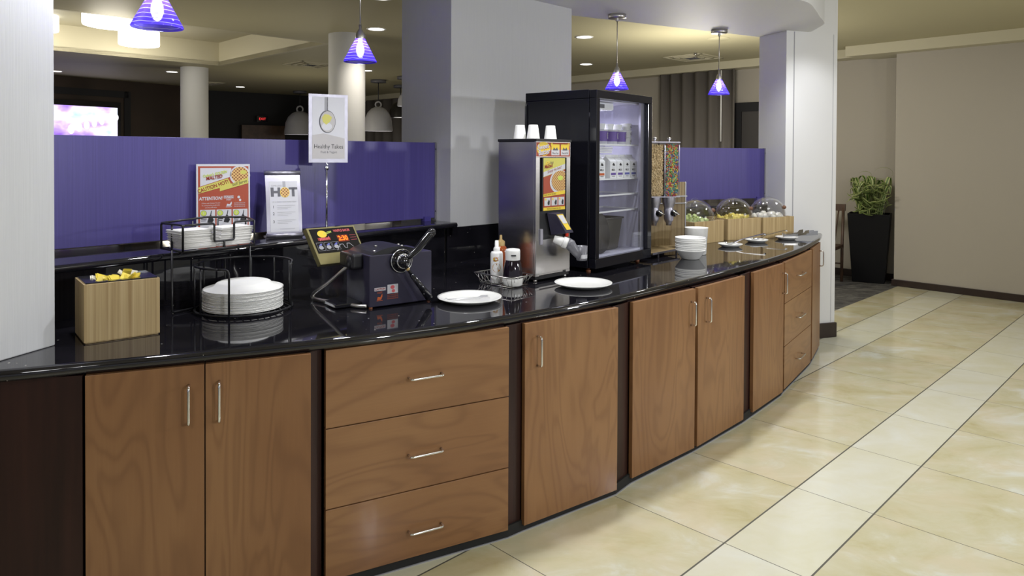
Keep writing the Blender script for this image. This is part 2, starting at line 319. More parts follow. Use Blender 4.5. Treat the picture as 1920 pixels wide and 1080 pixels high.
# ------------------------------------------------------------------ mesh builder
class MB:
    def __init__(s): s.v = []; s.f = []; s.m = []; s.s = []; s.M = Matrix.Identity(4)
    def add(s, vs, fs, mat=0, smooth=False):
        b = len(s.v); s.v += [tuple(s.M @ Vector(v)) for v in vs]
        for f in fs: s.f.append([b + i for i in f]); s.m.append(mat); s.s.append(smooth)
        return s
    def box(s, x0, x1, y0, y1, z0, z1, mat=0):
        vs = [(x0, y0, z0), (x1, y0, z0), (x1, y1, z0), (x0, y1, z0), (x0, y0, z1), (x1, y0, z1), (x1, y1, z1), (x0, y1, z1)]
        return s.add(vs, [(0, 3, 2, 1), (4, 5, 6, 7), (0, 1, 5, 4), (1, 2, 6, 5), (2, 3, 7, 6), (3, 0, 4, 7)], mat)
    def prism(s, poly, z0, z1, mat=0):
        n = len(poly); vs = [(p[0], p[1], z0) for p in poly] + [(p[0], p[1], z1) for p in poly]
        return s.add(vs, [tuple(range(n))[::-1], tuple(range(n, 2 * n))] + [(i, (i + 1) % n, n + (i + 1) % n, n + i) for i in range(n)], mat)
    def lathe(s, prof, n=32, c=(0, 0, 0), mat=0, smooth=True, a0=0, a1=2 * PI, sx=1, sy=1):
        full = abs(a1 - a0 - 2 * PI) < 1e-6; k = n if full else n + 1
        vs = []
        for r, z in prof:
            for i in range(k):
                a = a0 + (a1 - a0) * i / n; vs.append((c[0] + r * math.cos(a) * sx, c[1] + r * math.sin(a) * sy, c[2] + z))
        fs = []
        for j in range(len(prof) - 1):
            for i in range(n):
                i2 = (i + 1) % k; fs.append((j * k + i, j * k + i2, (j + 1) * k + i2, (j + 1) * k + i))
        return s.add(vs, fs, mat, smooth)
    def tube(s, pts, r=0.003, n=8, mat=0, closed=False, rs=None):
        P = [Vector(p) for p in pts]; k = len(P); vs = []; up = None
        for i, p in enumerate(P):
            a = P[i - 1] if (i or closed) else P[i]; b = P[(i + 1) % k] if (i < k - 1 or closed) else P[i]
            t = (b - a).normalized()
            if up is None:
                up = Vector((0, 0, 1)) if abs(t.z) < 0.9 else Vector((1, 0, 0))
            u = (up - t * up.dot(t)); u = u.normalized() if u.length > 1e-6 else t.orthogonal().normalized(); up = u; w = t.cross(u)
            rr = rs[i] if rs else r
            for q in range(n):
                a_ = 2 * PI * q / n; vs.append(p + u * math.cos(a_) * rr + w * math.sin(a_) * rr)
        fs = []
        for i in range(k if closed else k - 1):
            i2 = (i + 1) % k
            for q in range(n):
                q2 = (q + 1) % n; fs.append((i * n + q, i * n + q2, i2 * n + q2, i2 * n + q))
        if not closed: fs += [tuple(range(n))[::-1], tuple((k - 1) * n + q for q in range(n))]
        return s.add(vs, fs, mat, True)
    def sph(s, c, rx, ry=None, rz=None, mat=0, n=16, m=10):
        ry = ry or rx; rz = rz or rx
        pr = [(math.sin(PI * i / m), -math.cos(PI * i / m)) for i in range(m + 1)]
        vs = []
        for r, z in pr:
            for i in range(n):
                a = 2 * PI * i / n; vs.append((c[0] + rx * r * math.cos(a), c[1] + ry * r * math.sin(a), c[2] + rz * z))
        fs = [(j * n + i, j * n + (i + 1) % n, (j + 1) * n + (i + 1) % n, (j + 1) * n + i) for j in range(m) for i in range(n)]
        return s.add(vs, fs, mat, True)
    def torus(s, c, Rr, r, rot=None, mat=0, n=10, m=6):
        T = rot or Matrix.Identity(3); vs = []
        for i in range(n):
            a = 2 * PI * i / n
            for j in range(m):
                b = 2 * PI * j / m; p = T @ Vector(((Rr + r * math.cos(b)) * math.cos(a), (Rr + r * math.cos(b)) * math.sin(a), r * math.sin(b)))
                vs.append((c[0] + p[0], c[1] + p[1], c[2] + p[2]))
        fs = [(i * m + j, i * m + (j + 1) % m, ((i + 1) % n) * m + (j + 1) % m, ((i + 1) % n) * m + j) for i in range(n) for j in range(m)]
        return s.add(vs, fs, mat, True)
    # flat artwork facing -y, in x/z, y = layer
    def poly(s, pts, y, mat=0): return s.add([(x, y, z) for x, z in pts], [tuple(range(len(pts)))], mat)
    def rect(s, x0, x1, z0, z1, y, mat=0): return s.poly([(x0, z0), (x1, z0), (x1, z1), (x0, z1)], y, mat)
    def ell(s, cx, cz, rx, rz, y, mat=0, n=24, a0=0, a1=2 * PI): return s.poly([(cx + rx * math.cos(a0 + (a1 - a0) * i / n), cz + rz * math.sin(a0 + (a1 - a0) * i / n)) for i in range(n)], y, mat)
    def text(s, body, cx, cz, size, y, mat=0, rot=0, shear=0, sx=1.0, align='CENTER', bold=0.0):
        vs, fs = glyphs(body, align, bold)
        c, d = math.cos(rot), math.sin(rot); out = []
        for x, z in vs:
            x = x * size * sx + shear * z * size; z = z * size
            out.append((cx + x * c - z * d, y, cz + x * d + z * c))
        return s.add(out, fs, mat)
    def build(s, name, mats, parent=None, bevel=0.0, seg=2, sub=0, merge=False):
        me = bpy.data.meshes.new(name); me.from_pydata(s.v, [], s.f)
        mats = mats if isinstance(mats, (list, tuple)) else [mats]
        for m in mats: me.materials.append(M[m] if isinstance(m, str) else m)
        me.polygons.foreach_set('material_index', s.m); me.polygons.foreach_set('use_smooth', s.s); me.update()
        o = bpy.data.objects.new(name, me); COL.objects.link(o)
        if parent is not None: o.parent = parent
        if bevel:
            b = o.modifiers.new('bevel', 'BEVEL'); b.width = bevel; b.segments = seg; b.limit_method = 'ANGLE'; b.angle_limit = R(40); b.harden_normals = False
        return o

_gc = {}
def glyphs(body, align, bold):
    k = (body, align, bold)
    if k in _gc: return _gc[k]
    cu = bpy.data.curves.new('t', 'FONT'); cu.body = body; cu.align_x = align; cu.align_y = 'CENTER'; cu.size = 1.0; cu.resolution_u = 2; cu.offset = bold
    ob = bpy.data.objects.new('t', cu); COL.objects.link(ob)
    dg = bpy.context.evaluated_depsgraph_get()
    me = bpy.data.meshes.new_from_object(ob.evaluated_get(dg))
    vs = [(v.co.x, v.co.y) for v in me.vertices]; fs = [tuple(p.vertices) for p in me.polygons]
    bpy.data.objects.remove(ob); bpy.data.curves.remove(cu); bpy.data.meshes.remove(me)
    _gc[k] = (vs, fs); return _gc[k]

def thing(name, label, cat, loc=(0, 0, 0), deg=0.0, group=None):
    o = bpy.data.objects.new(name, None); COL.objects.link(o); o.empty_display_size = 0.05
    o.location = loc; o.rotation_euler = (0, 0, R(deg)); o['label'] = label; o['category'] = cat
    if group: o['group'] = group
    return o
def tag(o, label, cat, group=None, kind=None):
    o['label'] = label; o['category'] = cat
    if group: o['group'] = group
    if kind: o['kind'] = kind
    return o
def dup(root, loc, deg, label=None, group=None):
    r = root.copy(); COL.objects.link(r); r.location = loc; r.rotation_euler = (0, 0, R(deg))
    if label: r['label'] = label
    if group: r['group'] = group
    for ch in list(root.children):
        c = ch.copy(); COL.objects.link(c); c.parent = r
        for g in list(ch.children):
            d = g.copy(); COL.objects.link(d); d.parent = c
    return r
def struct(name, mb, mats, label=None, bevel=0.0):
    o = mb.build(name, mats, None, bevel); o['kind'] = 'structure'; o['category'] = name.split('_')[0]
    o['label'] = label or name.replace('_', ' ')
    return o
def put(o, loc, deg=0): o.location = loc; o.rotation_euler = (0, 0, R(deg)); return o
def catmull(P, n=6):
    out = []
    for i in range(len(P) - 1):
        p0 = P[max(i - 1, 0)]; p1 = P[i]; p2 = P[i + 1]; p3 = P[min(i + 2, len(P) - 1)]
        for k in range(n):
            t = k / n; out.append(tuple(0.5 * (2 * p1[a] + (p2[a] - p0[a]) * t + (2 * p0[a] - 5 * p1[a] + 4 * p2[a] - p3[a]) * t * t + (3 * p1[a] - p0[a] - 3 * p2[a] + p3[a]) * t ** 3) for a in range(len(p1))))
    out.append(tuple(P[-1])); return out
def roundpath(P, rad=0.01, n=4):
    P = [Vector(p) for p in P]; out = [P[0]]
    for i in range(1, len(P) - 1):
        a = (P[i - 1] - P[i]); b = (P[i + 1] - P[i]); r = min(rad, a.length * 0.45, b.length * 0.45)
        A = P[i] + a.normalized() * r; B = P[i] + b.normalized() * r
        for k in range(n + 1):
            t = k / n; out.append(A * (1 - t) ** 2 + P[i] * 2 * t * (1 - t) + B * t * t)
    out.append(P[-1]); return out

# ================================================================== SETTING
EDGE = [(-2.35, 1.93), (-1.95, 1.99), (-1.538, 2.110), (-1.334, 2.195), (-1.151, 2.270), (-1.011, 2.328), (-0.691, 2.470), (-0.319, 2.665), (-0.046, 2.850), (0.274, 3.094), (0.523, 3.318), (0.999, 3.802), (1.40, 4.230), (1.75, 4.640), (2.098, 5.110), (2.44, 5.66), (2.60, 5.98)]
CURVE = catmull(EDGE, 5)

CE = Vector((math.cos(R(44.75)), math.sin(R(44.75)))); CN = Vector((math.sin(R(44.75)), -math.cos(R(44.75))))
O0 = Vector((0.857, 2.820))
def tilept(i, j): p = O0 + CE * i + CN * j; return (p.x, p.y)
m = MB(); m.prism([tilept(-9, -1.36), tilept(-9, 9), tilept(9, 9), tilept(9, -1.36)], -0.05, 0.0); struct('floor', m, 'tile', 'polished cream and yellow marble tile floor')
m = MB(); m.prism([tilept(-16, -14), tilept(-16, -1.36), tilept(14, -1.36), tilept(14, -14)], -0.05, -0.001); struct('floor_carpet', m, 'carpet', 'grey streaked carpet of the dining room')

# ceiling at 2.9 with a coffer
CR = Vector((-2.30, 8.75)); ca = Vector((-0.7071, -0.7071)); cb_ = Vector((-0.7071, 0.7071))
def cpt(a, b): p = CR + ca * a + cb_ * b; return (p.x, p.y)
W, Lc = 3.15, 9.0
zc = 2.9
m = MB()
far = 16.0
m.prism([cpt(-far, -14), cpt(far, -14), cpt(far, 0), cpt(-far, 0)], zc, zc + 0.06)
m.prism([cpt(-far, W), cpt(far, W), cpt(far, far), cpt(-far, far)], zc, zc + 0.06)
m.prism([cpt(-far, 0), cpt(0, 0), cpt(0, W), cpt(-far, W)], zc, zc + 0.06)
m.prism([cpt(Lc, 0), cpt(far, 0), cpt(far, W), cpt(Lc, W)], zc, zc + 0.06)
struct('ceiling', m, 'ceil', 'olive painted ceiling with a raised bay')
m = MB()
for a0, a1, b0, b1 in ((-0.06, Lc, -0.06, 0), (-0.06, Lc, W, W + 0.06), (-0.06, 0, 0, W), (Lc, Lc + 0.06, 0, W)):
    m.prism([cpt(a0, b0), cpt(a1, b0), cpt(a1, b1), cpt(a0, b1)], zc - 0.001, 3.27)
struct('ceiling_bay_sides', m, 'trimceil', 'cream sides of the raised ceiling bay')
m = MB(); m.prism([cpt(-0.06, -0.06), cpt(Lc, -0.06), cpt(Lc, W + 0.06), cpt(-0.06, W + 0.06)], 3.25, 3.3); struct('ceiling_bay', m, 'trimceil', 'top of the raised ceiling bay')

# soffit over the counter
CX = [(-3.2, 2.2)] + [(x + 0.0, y - 0.02) for x, y in catmull([(-2.35, 1.90)] + EDGE[2:-3] + [(2.00, 4.85), (2.16, 5.10), (2.27, 5.30), (2.40, 5.52), (2.46, 5.66), (2.50, 5.98)], 4)]
m = MB(); m.prism(CX + [(2.16, 6.24), (0.42, 5.31), (-0.50, 4.70), (-2.4, 2.9), (-3.2, 2.9)], 2.59, 2.899)
struct('ceiling_soffit', m, 'soffit', 'pale grey curved soffit above the counter')

# pillars
def rectdir(p, deg, w, d):   # p = near left corner, along deg w, back d (deg+90)
    a = Vector((math.cos(R(deg)), math.sin(R(deg)))); b = Vector((-a.y, a.x)); p = Vector(p)
    return [tuple(p), tuple(p + a * w), tuple(p + a * w + b * d), tuple(p + b * d)]
m = MB(); m.prism([(-1.606, 2.115), (-1.534, 2.382), (-2.08, 2.527), (-2.152, 2.26)], 0.9005, 2.9)
struct('wall_left_column', m, 'paper', 'light grey papered column standing on the counter end', 0.004)
m = MB(); m.prism(rectdir((-0.37, 4.29), 45, 1.12, 0.50), 0.0, 2.9)
struct('wall_middle_column', m, 'paper_col', 'wide grey papered column behind the drink and batter machines', 0.004)
m = MB(); m.prism(rectdir((2.273, 5.907), 19, 0.532, 0.345), 0.0, 2.9)
for a, w in ((0.078, 0.006), (0.487, 0.003)):   # reveal grooves
    q = rectdir((2.273, 5.907), 19, 0.532, 0.345)
pil = struct('wall_right_pillar', m, 'pillar', 'white square pillar at the far end of the counter', 0.003)
m = MB()
for a, w in ((0.074, 0.010), (0.487, 0.004)):
    c19 = Vector((math.cos(R(19)), math.sin(R(19)))); p = Vector((2.273, 5.907)) + c19 * a - Vector((-c19.y, c19.x)) * 0.001
    m.prism(rectdir((p.x, p.y), 19, w, 0.004), 0.13, 2.585)
struct('trim_1', m, 'paleink', 'thin grey reveal lines on the white pillar')
m = MB(); m.prism(rectdir((2.262, 5.885), 19, 0.56, 0.39), 0.0, 0.125); struct('baseboard_pillar', m, 'base', 'dark brown base around the white pillar', 0.004)
for i, (x, y) in enumerate(((-1.885, 8.1), (-5.05, 11.3))):
    m = MB(); m.lathe([(0.205, 0), (0.205, 2.9)], 40, (x, y, 0)); struct('wall_round_column' + ('' if i == 0 else '_far'), m, 'col', 'round white column %s in the dining room' % ('nearer the counter' if i == 0 else 'deeper'))

# far walls
def wallbox(a, b, z0, z1, th, name, mat, label):
    a = Vector(a); b = Vector(b); d = (b - a).normalized(); n = Vector((-d.y, d.x)) * th
    mm = MB(); mm.prism([tuple(a), tuple(b), tuple(b + n), tuple(a + n)], z0, z1); return struct(name, mm, mat, label)
wallbox((-4.0, 17.45), (4.9, 8.70), 0, 2.9, 0.1, 'wall_back', 'wall', 'taupe painted wall of the dining room')
wallbox((4.592, 8.51), (9.0, 3.70), 0, 2.9, 0.1, 'wall_right', 'wall', 'taupe painted wall beside the planter')
wallbox((4.592, 8.51), (4.66, 8.59), 0, 2.9, -0.03, 'wall_right_return', 'wall', 'pale corner bead of the taupe wall')
m = MB(); d = Vector((4.408, -4.81)).normalized(); n = Vector((-d.y, d.x))
p0 = Vector((4.592, 8.51)) - d * 0.02; p1 = Vector((9, 3.70))
m.prism([tuple(p0 - n * 0.022), tuple(p1 - n * 0.022), tuple(p1 + n * 0.002), tuple(p0 + n * 0.1)], 0, 0.078)
struct('baseboard_right', m, 'base', 'dark brown baseboard of the taupe wall', 0.003)
m = MB(); a = Vector((2.6, 10.92)); b = Vector((4.9, 8.66)); d = (b - a).normalized(); n = Vector((-d.y, d.x))
m.prism([tuple(a - n * .02), tuple(b - n * .02), tuple(b), tuple(a)], 0, 0.09); struct('baseboard_back', m, 'base', 'dark brown baseboard of the recess wall')
# bulkheads
m = MB(); m.prism([(-4.2, 17.40), (4.35, 8.87), (4.65, 9.1), (-3.9, 17.8)], 2.79, 2.899)
struct('ceiling_bulkhead', m, 'trimceil', 'cream bulkhead over the back wall')
m = MB(); m.prism([(4.10, 8.77), (8.9, 3.55), (9.4, 3.9), (4.62, 9.0)], 2.775, 2.899)
struct('ceiling_bulkhead_right', m, 'trimceil', 'cream bulkhead over the right wall')
wallbox((-9.6, 10.2), (-6.6, 14.45), 0, 2.9, 0.1, 'wall_left', 'brownwall', 'dark brown panelled wall holding the television')
wallbox((-6.6, 14.45), (-6.55, 15.4), 0, 2.9, 0.1, 'wall_step', 'darkwall', 'dark return wall')
wallbox((-6.6, 15.3), (-3.85, 17.35), 0, 2.9, 0.1, 'wall_far', 'darkwall', 'near black wall at the far end')
wallbox((-15, 4.0), (-9.6, 10.2), 0, 2.9, 0.1, 'wall_far_left', 'brownwall', 'dark brown wall')
# door opening in the back wall (dark frame and leaf)
dv = Vector((0.7121, -0.7021)); nv = Vector((-dv.y * -1, dv.x)); 
def wb(u): # point on back wall plane seen at pixel column u
    k = (u - 960) / 1331.8; # x = k*y ; line from (-4,17.45) dir dv
    t = (k * 17.45 + 4.0) / (dv.x - k * dv.y); return Vector((-4 + dv.x * t, 17.45 + dv.y * t))
nb = Vector((-dv.y, dv.x)) * -1  # toward camera
a = wb(1378); b = wb(1392)
m = MB()
A = [a + nb * .05, b + nb * .05, b, a]; m.prism([tuple(q) for q in A], 0, 2.31)
c_ = wb(1460); A = [b + nb * .05, c_ + nb * .05, c_, b]; m.prism([tuple(q) for q in A], 2.18, 2.31)
f = struct('door_1', m, 'darkwall', 'dark framed opening beside the curtain')
m = MB(); A = [b + nb * .03, c_ + nb * .03, c_, b]; m.prism([tuple(q) for q in A], 0, 2.18)
o = m.build('door_leaf', [plain('dark_grey_door', (0.055, 0.05, 0.05), 0.5)], f)

# tip: pleated curtains hanging on the back wall
def curtain(u0, u1, z0, z1, label, amp=0.05, pitch=0.16):
    a, b = wb(u0), wb(u1); L = (b - a).length; n = int(L / pitch * 8); front = []
    for i in range(n + 1):
        s = L * i / n; off = 0.16 + amp * math.sin(2 * PI * s / pitch + 0.7 * math.sin(s * 5)); p = a + dv * s + nb * off; front.append((p.x, p.y))
    mm = MB(); n1 = len(front)
    back = [(p[0] - nb.x * 0.012, p[1] - nb.y * 0.012) for p in front]
    vs = [(p[0], p[1], z0) for p in front] + [(p[0], p[1], z1) for p in front] + [(p[0], p[1], z0) for p in back] + [(p[0], p[1], z1) for p in back]
    fs = []
    for i in range(n1 - 1):
        fs += [(i, i + 1, n1 + i + 1, n1 + i), (2 * n1 + i + 1, 2 * n1 + i, 3 * n1 + i, 3 * n1 + i + 1), (i, 2 * n1 + i, 2 * n1 + i + 1, i + 1), (n1 + i, n1 + i + 1, 3 * n1 + i + 1, 3 * n1 + i)]
    fs += [(0, n1, 3 * n1, 2 * n1), (n1 - 1, 3 * n1 - 1, 4 * n1 - 1, 2 * n1 - 1)]
    mm.add(vs, fs, 0, True); o = mm.build('curtain', 'curtain'); tag(o, label, 'curtain'); return o
curtain(1247, 1388, 0.05, 2.785, 'grey pleated curtain hanging above the shorter purple panel', 0.040, 0.20)
curtain(664, 775, 0.05, 2.785, 'dark grey pleated curtain behind the bell-shaped lamps', 0.06, 0.36)
t = wb(1368) + nb * 0.27
m = MB(); m.tube([(t.x, t.y, 2.77), (t.x, t.y, 1.75)], 0.012, 8); tag(m.build('curtain_rod', 'white'), 'slim white wand hanging in front of the grey pleated curtain', 'rod')

# ================================================================== ISLAND
GZ = 0.9
top_front = list(CURVE)
BACK = [(2.26, 5.90), (2.16, 6.00), (1.75, 5.87), (0.43, 5.08), (-0.385, 4.275), (-1.66, 2.62), (-1.9, 2.55), (-2.35, 2.60)]
# bullnose slab : outline offset rings
def slab(front, back, z1, th, out=0.018):
    mm = MB(); n = len(front); P = [Vector(p) for p in front]; N = []
    for i in range(n):
        a = P[max(i - 1, 0)]; b = P[min(i + 1, n - 1)]; t = (b - a).normalized(); N.append(Vector((t.y, -t.x)))
    prof = [(0, z1)] + [(out * math.sin(a), z1 - th / 2 + (th / 2) * math.cos(a)) for a in [R(18 * k) for k in range(1, 10)]] + [(0, z1 - th)]
    vs = []
    for o_, z in prof:
        for i in range(n): q = P[i] + N[i] * o_; vs.append((q.x, q.y, z))
    fs = []
    for j in range(len(prof) - 1):
        for i in range(n - 1): fs.append((j * n + i, (j + 1) * n + i, (j + 1) * n + i + 1, j * n + i + 1))
    mm.add(vs, fs, 0, True)
    k = len(prof)
    outline = [tuple(p) for p in front] + [tuple(p) for p in back]
    mm.add([(x, y, z1) for x, y in outline], [tuple(range(len(outline)))], 0)
    mm.add([(x, y, z1 - th) for x, y in outline], [tuple(range(len(outline)))[::-1]], 0)
    bk = [front[-1]] + list(back) + [front[0]]
    vs = [(x, y, z1) for x, y in bk] + [(x, y, z1 - th) for x, y in bk]; q = len(bk)
    mm.add(vs, [(i, i + 1, q + i + 1, q + i) for i in range(q - 1)], 0)
    return mm
tag(slab(top_front, BACK, GZ, 0.038).build('countertop', 'granite'), 'long curved polished black granite countertop with light flecks', 'countertop')
# backsplash + ledge
def offs(P, d):
    P = [Vector(p) for p in P]; o = []
    for i in range(len(P)):
        a = P[max(i - 1, 0)]; b = P[min(i + 1, len(P) - 1)]; t = (b - a).normalized(); o.append(tuple(P[i] + Vector((-t.y, t.x)) * d))
    return o
def strip(mm, A, B, z0, z1):
    for i in range(len(A) - 1): mm.prism([A[i], A[i + 1], B[i + 1], B[i]], z0, z1)
for P, lb_ in (([(-1.70, 2.555), (-0.400, 4.235)], 'black granite backsplash under the long purple panel'), ([(-0.386, 4.250), (0.430, 5.065)], 'black granite backsplash along the wide papered column'), ([(0.47, 5.12), (1.75, 5.84), (2.165, 6.01)], 'black granite backsplash behind the fruit boxes')):
    m = MB(); strip(m, P, offs(P, 0.016), GZ + 0.0005, 1.108); tag(m.build('backsplash', 'granite'), lb_, 'backsplash')
lf = [(-1.665, 2.548), (-1.40, 2.905), (-1.0, 3.41), (-0.6, 3.93), (-0.365, 4.225), (-0.335, 4.262)]
lb = [(-0.352, 4.275), (-0.392, 4.312), (-0.55, 4.47), (-1.35, 3.60), (-1.93, 2.93), (-1.72, 2.49)]
tag(slab(lf, lb, 1.14, 0.030, 0.014).build('ledge_shelf', 'granite'), 'raised black granite ledge under the long purple panel', 'shelf')
lf2 = [(0.50, 5.12), (1.1, 5.46), (1.75, 5.81), (2.15, 5.99)]
lb2 = [(2.15, 6.20), (1.60, 6.06), (0.50, 5.36)]
tag(slab(lf2, lb2, 1.14, 0.030, 0.014).build('ledge_shelf', 'granite'), 'raised black granite ledge under the shorter purple panel', 'shelf')
# rear body of the island
for P, lb_ in (([(-1.74, 2.62), (-0.43, 4.29), (-0.60, 4.46), (-1.95, 2.95)], 'dark wood wall of the counter on the dining room side, under the long purple panel'), ([(0.50, 5.18), (1.74, 5.87), (2.14, 6.04), (2.12, 6.2), (1.5, 6.08), (0.45, 5.42)], 'dark wood wall of the counter on the dining room side, under the shorter purple panel')):
    m = MB(); m.prism(P, 0, 1.108); tag(m.build('counter_back_panel', 'darkwood'), lb_, 'panel')

# purple privacy panels
def panel(a, b, z0, z1, label, posts):
    a = Vector(a); b = Vector(b); L = (b - a).length; deg = math.degrees(math.atan2(b.y - a.y, b.x - a.x))
    t = thing('privacy_panel', label, 'panel', (a.x, a.y, 0), deg, 'purple panels on the ledges')
    m = MB(); m.box(0, L, -0.006, 0.006, z0, z1); m.build('panel_sheet', 'purple', t, 0.0015)
    for p in posts:
        m = MB(); m.box(p, p + 0.022, 0.006, 0.02, z0 - 0.025, z1); m.build('mounting_bracket', 'alu', t)
    m = MB(); m.box(L, L + 0.012, -0.008, 0.012, z0 - 0.01, z1 + 0.002)
    for z in (z0 + 0.04, z1 - 0.04): m.lathe([(0.0001, 0), (0.004, 0)], 8, (0, 0, 0)) if False else m.box(L + 0.003, L + 0.009, -0.0095, -0.008, z - 0.004, z + 0.004, 1)
    m.build('end_bracket', ['alu', 'ink'], t)
    for s in (L - 0.09,):
        m = MB(); m.box(s, s + 0.05, -0.018, 0.018, 1.1405, z0 + 0.012); m.build('foot_clip', 'ledgewood', t)
    return t
panel((-2.02, 2.665), (-0.480, 4.375), 1.158, 1.620, 'long purple ribbed panel behind the waffle signs', (0.9, 1.6))
panel((0.62, 5.36), (2.175, 6.135), 1.185, 1.612, 'shorter purple ribbed panel behind the fruit domes', (0.5,))

# cabinets
def cabinet(A, B, label, fronts, dark_l=0.0, z0=0.017, z1=0.860):
    """A,B plan points of the front plane; fronts: list of (s0,s1,z0,z1,kind,handle)"""
    A = Vector(A); B = Vector(B); L = (B - A).length; deg = math.degrees(math.atan2(B.y - A.y, B.x - A.x))
    t = thing('base_cabinet', label, 'cabinet', (A.x, A.y, 0), deg)
    m = MB(); m.prism([(0.002, 0.036), (L - 0.002, 0.036), (L - 0.09, 0.36), (0.09, 0.36)], 0.0005, 0.860); m.build('cabinet_body', 'darkwood', t)
    for (s0, s1, a, b, kind, h) in fronts:
        m = MB(); m.box(s0, s1, 0.0, 0.021, a, b)
        f = m.build('drawer' if kind == 'drawer' else 'door', 'wood_h' if kind == 'drawer' else 'wood_v', t, 0.0012)
        if h:
            m = MB()
            if kind == 'drawer': (x0, x1, z) = h; pts = [(x0, 0.0, z), (x0, -0.030, z), (x1, -0.030, z), (x1, 0.0, z)]
            else: (x, za, zb) = h; pts = [(x, 0.0, za), (x, -0.030, za), (x, -0.030, zb), (x, 0.0, zb)]
            m.tube(roundpath(pts, 0.012, 5), 0.0046, 10)
            m.build('drawer_handle' if kind == 'drawer' else 'door_handle', 'chrome', f)
    return t
def filler(A, B, i):
    A = Vector(A); B = Vector(B); d = (B - A); L = d.length; deg = math.degrees(math.atan2(d.y, d.x))
    m = MB(); m.box(0.001, L - 0.001, 0.024, 0.034, 0.0, 0.860); o = m.build('filler_strip', 'darkwood'); put(o, (A.x, A.y, 0), deg)
    tag(o, i, 'cabinet filler', 'dark filler strips between the cabinets'); return o
def lerp(A, B, s): A = Vector(A); B = Vector(B); return tuple(A + (B - A).normalized() * s)
D1, D1b = (-1.314, 2.181), (-0.687, 2.437)
cabinet(D1, D1b, 'double door cabinet under the bamboo packet box and plates', [(0, 0.338, 0.040, 0.860, 'door', (0.292, 0.675, 0.797)), (0.3415, 0.675, 0.040, 0.860, 'door', (0.383, 0.672, 0.799))])
cabinet((-0.650, 2.483), (-0.008, 2.833), 'wide three drawer cabinet under the waffle maker', [(0, 0.731, 0.040, 0.291, 'drawer', (0.307, 0.438, 0.142)), (0, 0.731, 0.295, 0.578, 'drawer', (0.306, 0.437, 0.429)), (0, 0.731, 0.582, 0.858, 'drawer', (0.307, 0.438, 0.717))])
cabinet((0.057, 2.886), (0.484, 3.202), 'single door cabinet under the batter machine', [(0, 0.531, 0.03, 0.860, 'door', (0.064, 0.678, 0.8))])
cabinet((0.571, 3.316), (0.955, 3.669), 'narrow door cabinet with its handle on the side, below the drinks fridge', [(0, 0.521, 0.03, 0.860, 'door', (0.480, 0.678, 0.797))])
cabinet((0.973, 3.684), (1.341, 4.071), 'narrow door cabinet below the foam bowls', [(0, 0.534, 0.03, 0.860, 'door', (0.084, 0.672, 0.797))])
cabinet((1.432, 4.181), (1.75, 4.551), 'narrow door cabinet between a dark strip and the far drawers', [(0, 0.489, 0.03, 0.860, 'door', (0.465, 0.671, 0.799))])
cabinet((1.775, 4.596), (2.212, 5.22), 'three drawer cabinet below the spoon plates', [(0, 0.755, 0.03, 0.308, 'drawer', (0.30, 0.46, 0.165)), (0, 0.755, 0.312, 0.588, 'drawer', (0.30, 0.46, 0.448)), (0, 0.755, 0.592, 0.858, 'drawer', (0.30, 0.46, 0.735))])
cabinet((2.245, 5.281), (2.478, 5.687), 'last door cabinet against the white pillar', [(0, 0.465, 0.03, 0.860, 'door', (0.40, 0.678, 0.797))])
filler(D1b, (-0.650, 2.483), 'dark strip between the double doors and the wide drawers')
filler((-0.008, 2.833), (0.057, 2.886), 'dark strip right beside the wide drawers, under the rimmed plate')
filler((0.484, 3.202), (0.571, 3.316), 'dark strip between the single door and the pair of narrow doors')
filler((1.341, 4.071), (1.432, 4.181), 'dark strip past the pair of narrow doors')
m = MB(); A = Vector((-2.35, 1.97)); B = Vector((-1.325, 2.185)); m.prism([tuple(A), tuple(B), (-1.35, 2.26), (-1.8, 2.5), (-2.4, 2.4)], 0, 0.860)
tag(m.build('end_panel', 'darkwood'), 'plain dark mahogany end panel under the light grey column', 'panel')

TK = [(-1.325, 2.200), (-1.006, 2.331), (-0.690, 2.455), (-0.645, 2.500), (-0.320, 2.680), (-0.010, 2.850), (0.052, 2.902), (0.480, 3.220), (0.566, 3.332), (0.948, 3.688), (1.337, 4.090), (1.424, 4.193), (1.744, 4.568), (1.768, 4.612), (2.205, 5.235), (2.238, 5.292), (2.478, 5.71)]
m = MB(); tb = offs(TK, 0.012); strip(m, TK, tb, 0.0005, 0.047); tag(m.build('plinth', 'blackmatt'), 'low black plinth curving along the floor under the cabinets', 'plinth')
m = MB(); strip(m, offs(TK, -0.006), offs(TK, -0.0005), 0.0003, 0.0035); tag(m.build('floor_edge_strip', 'paleink'), 'thin pale sealant line along the black plinth', 'sealant')

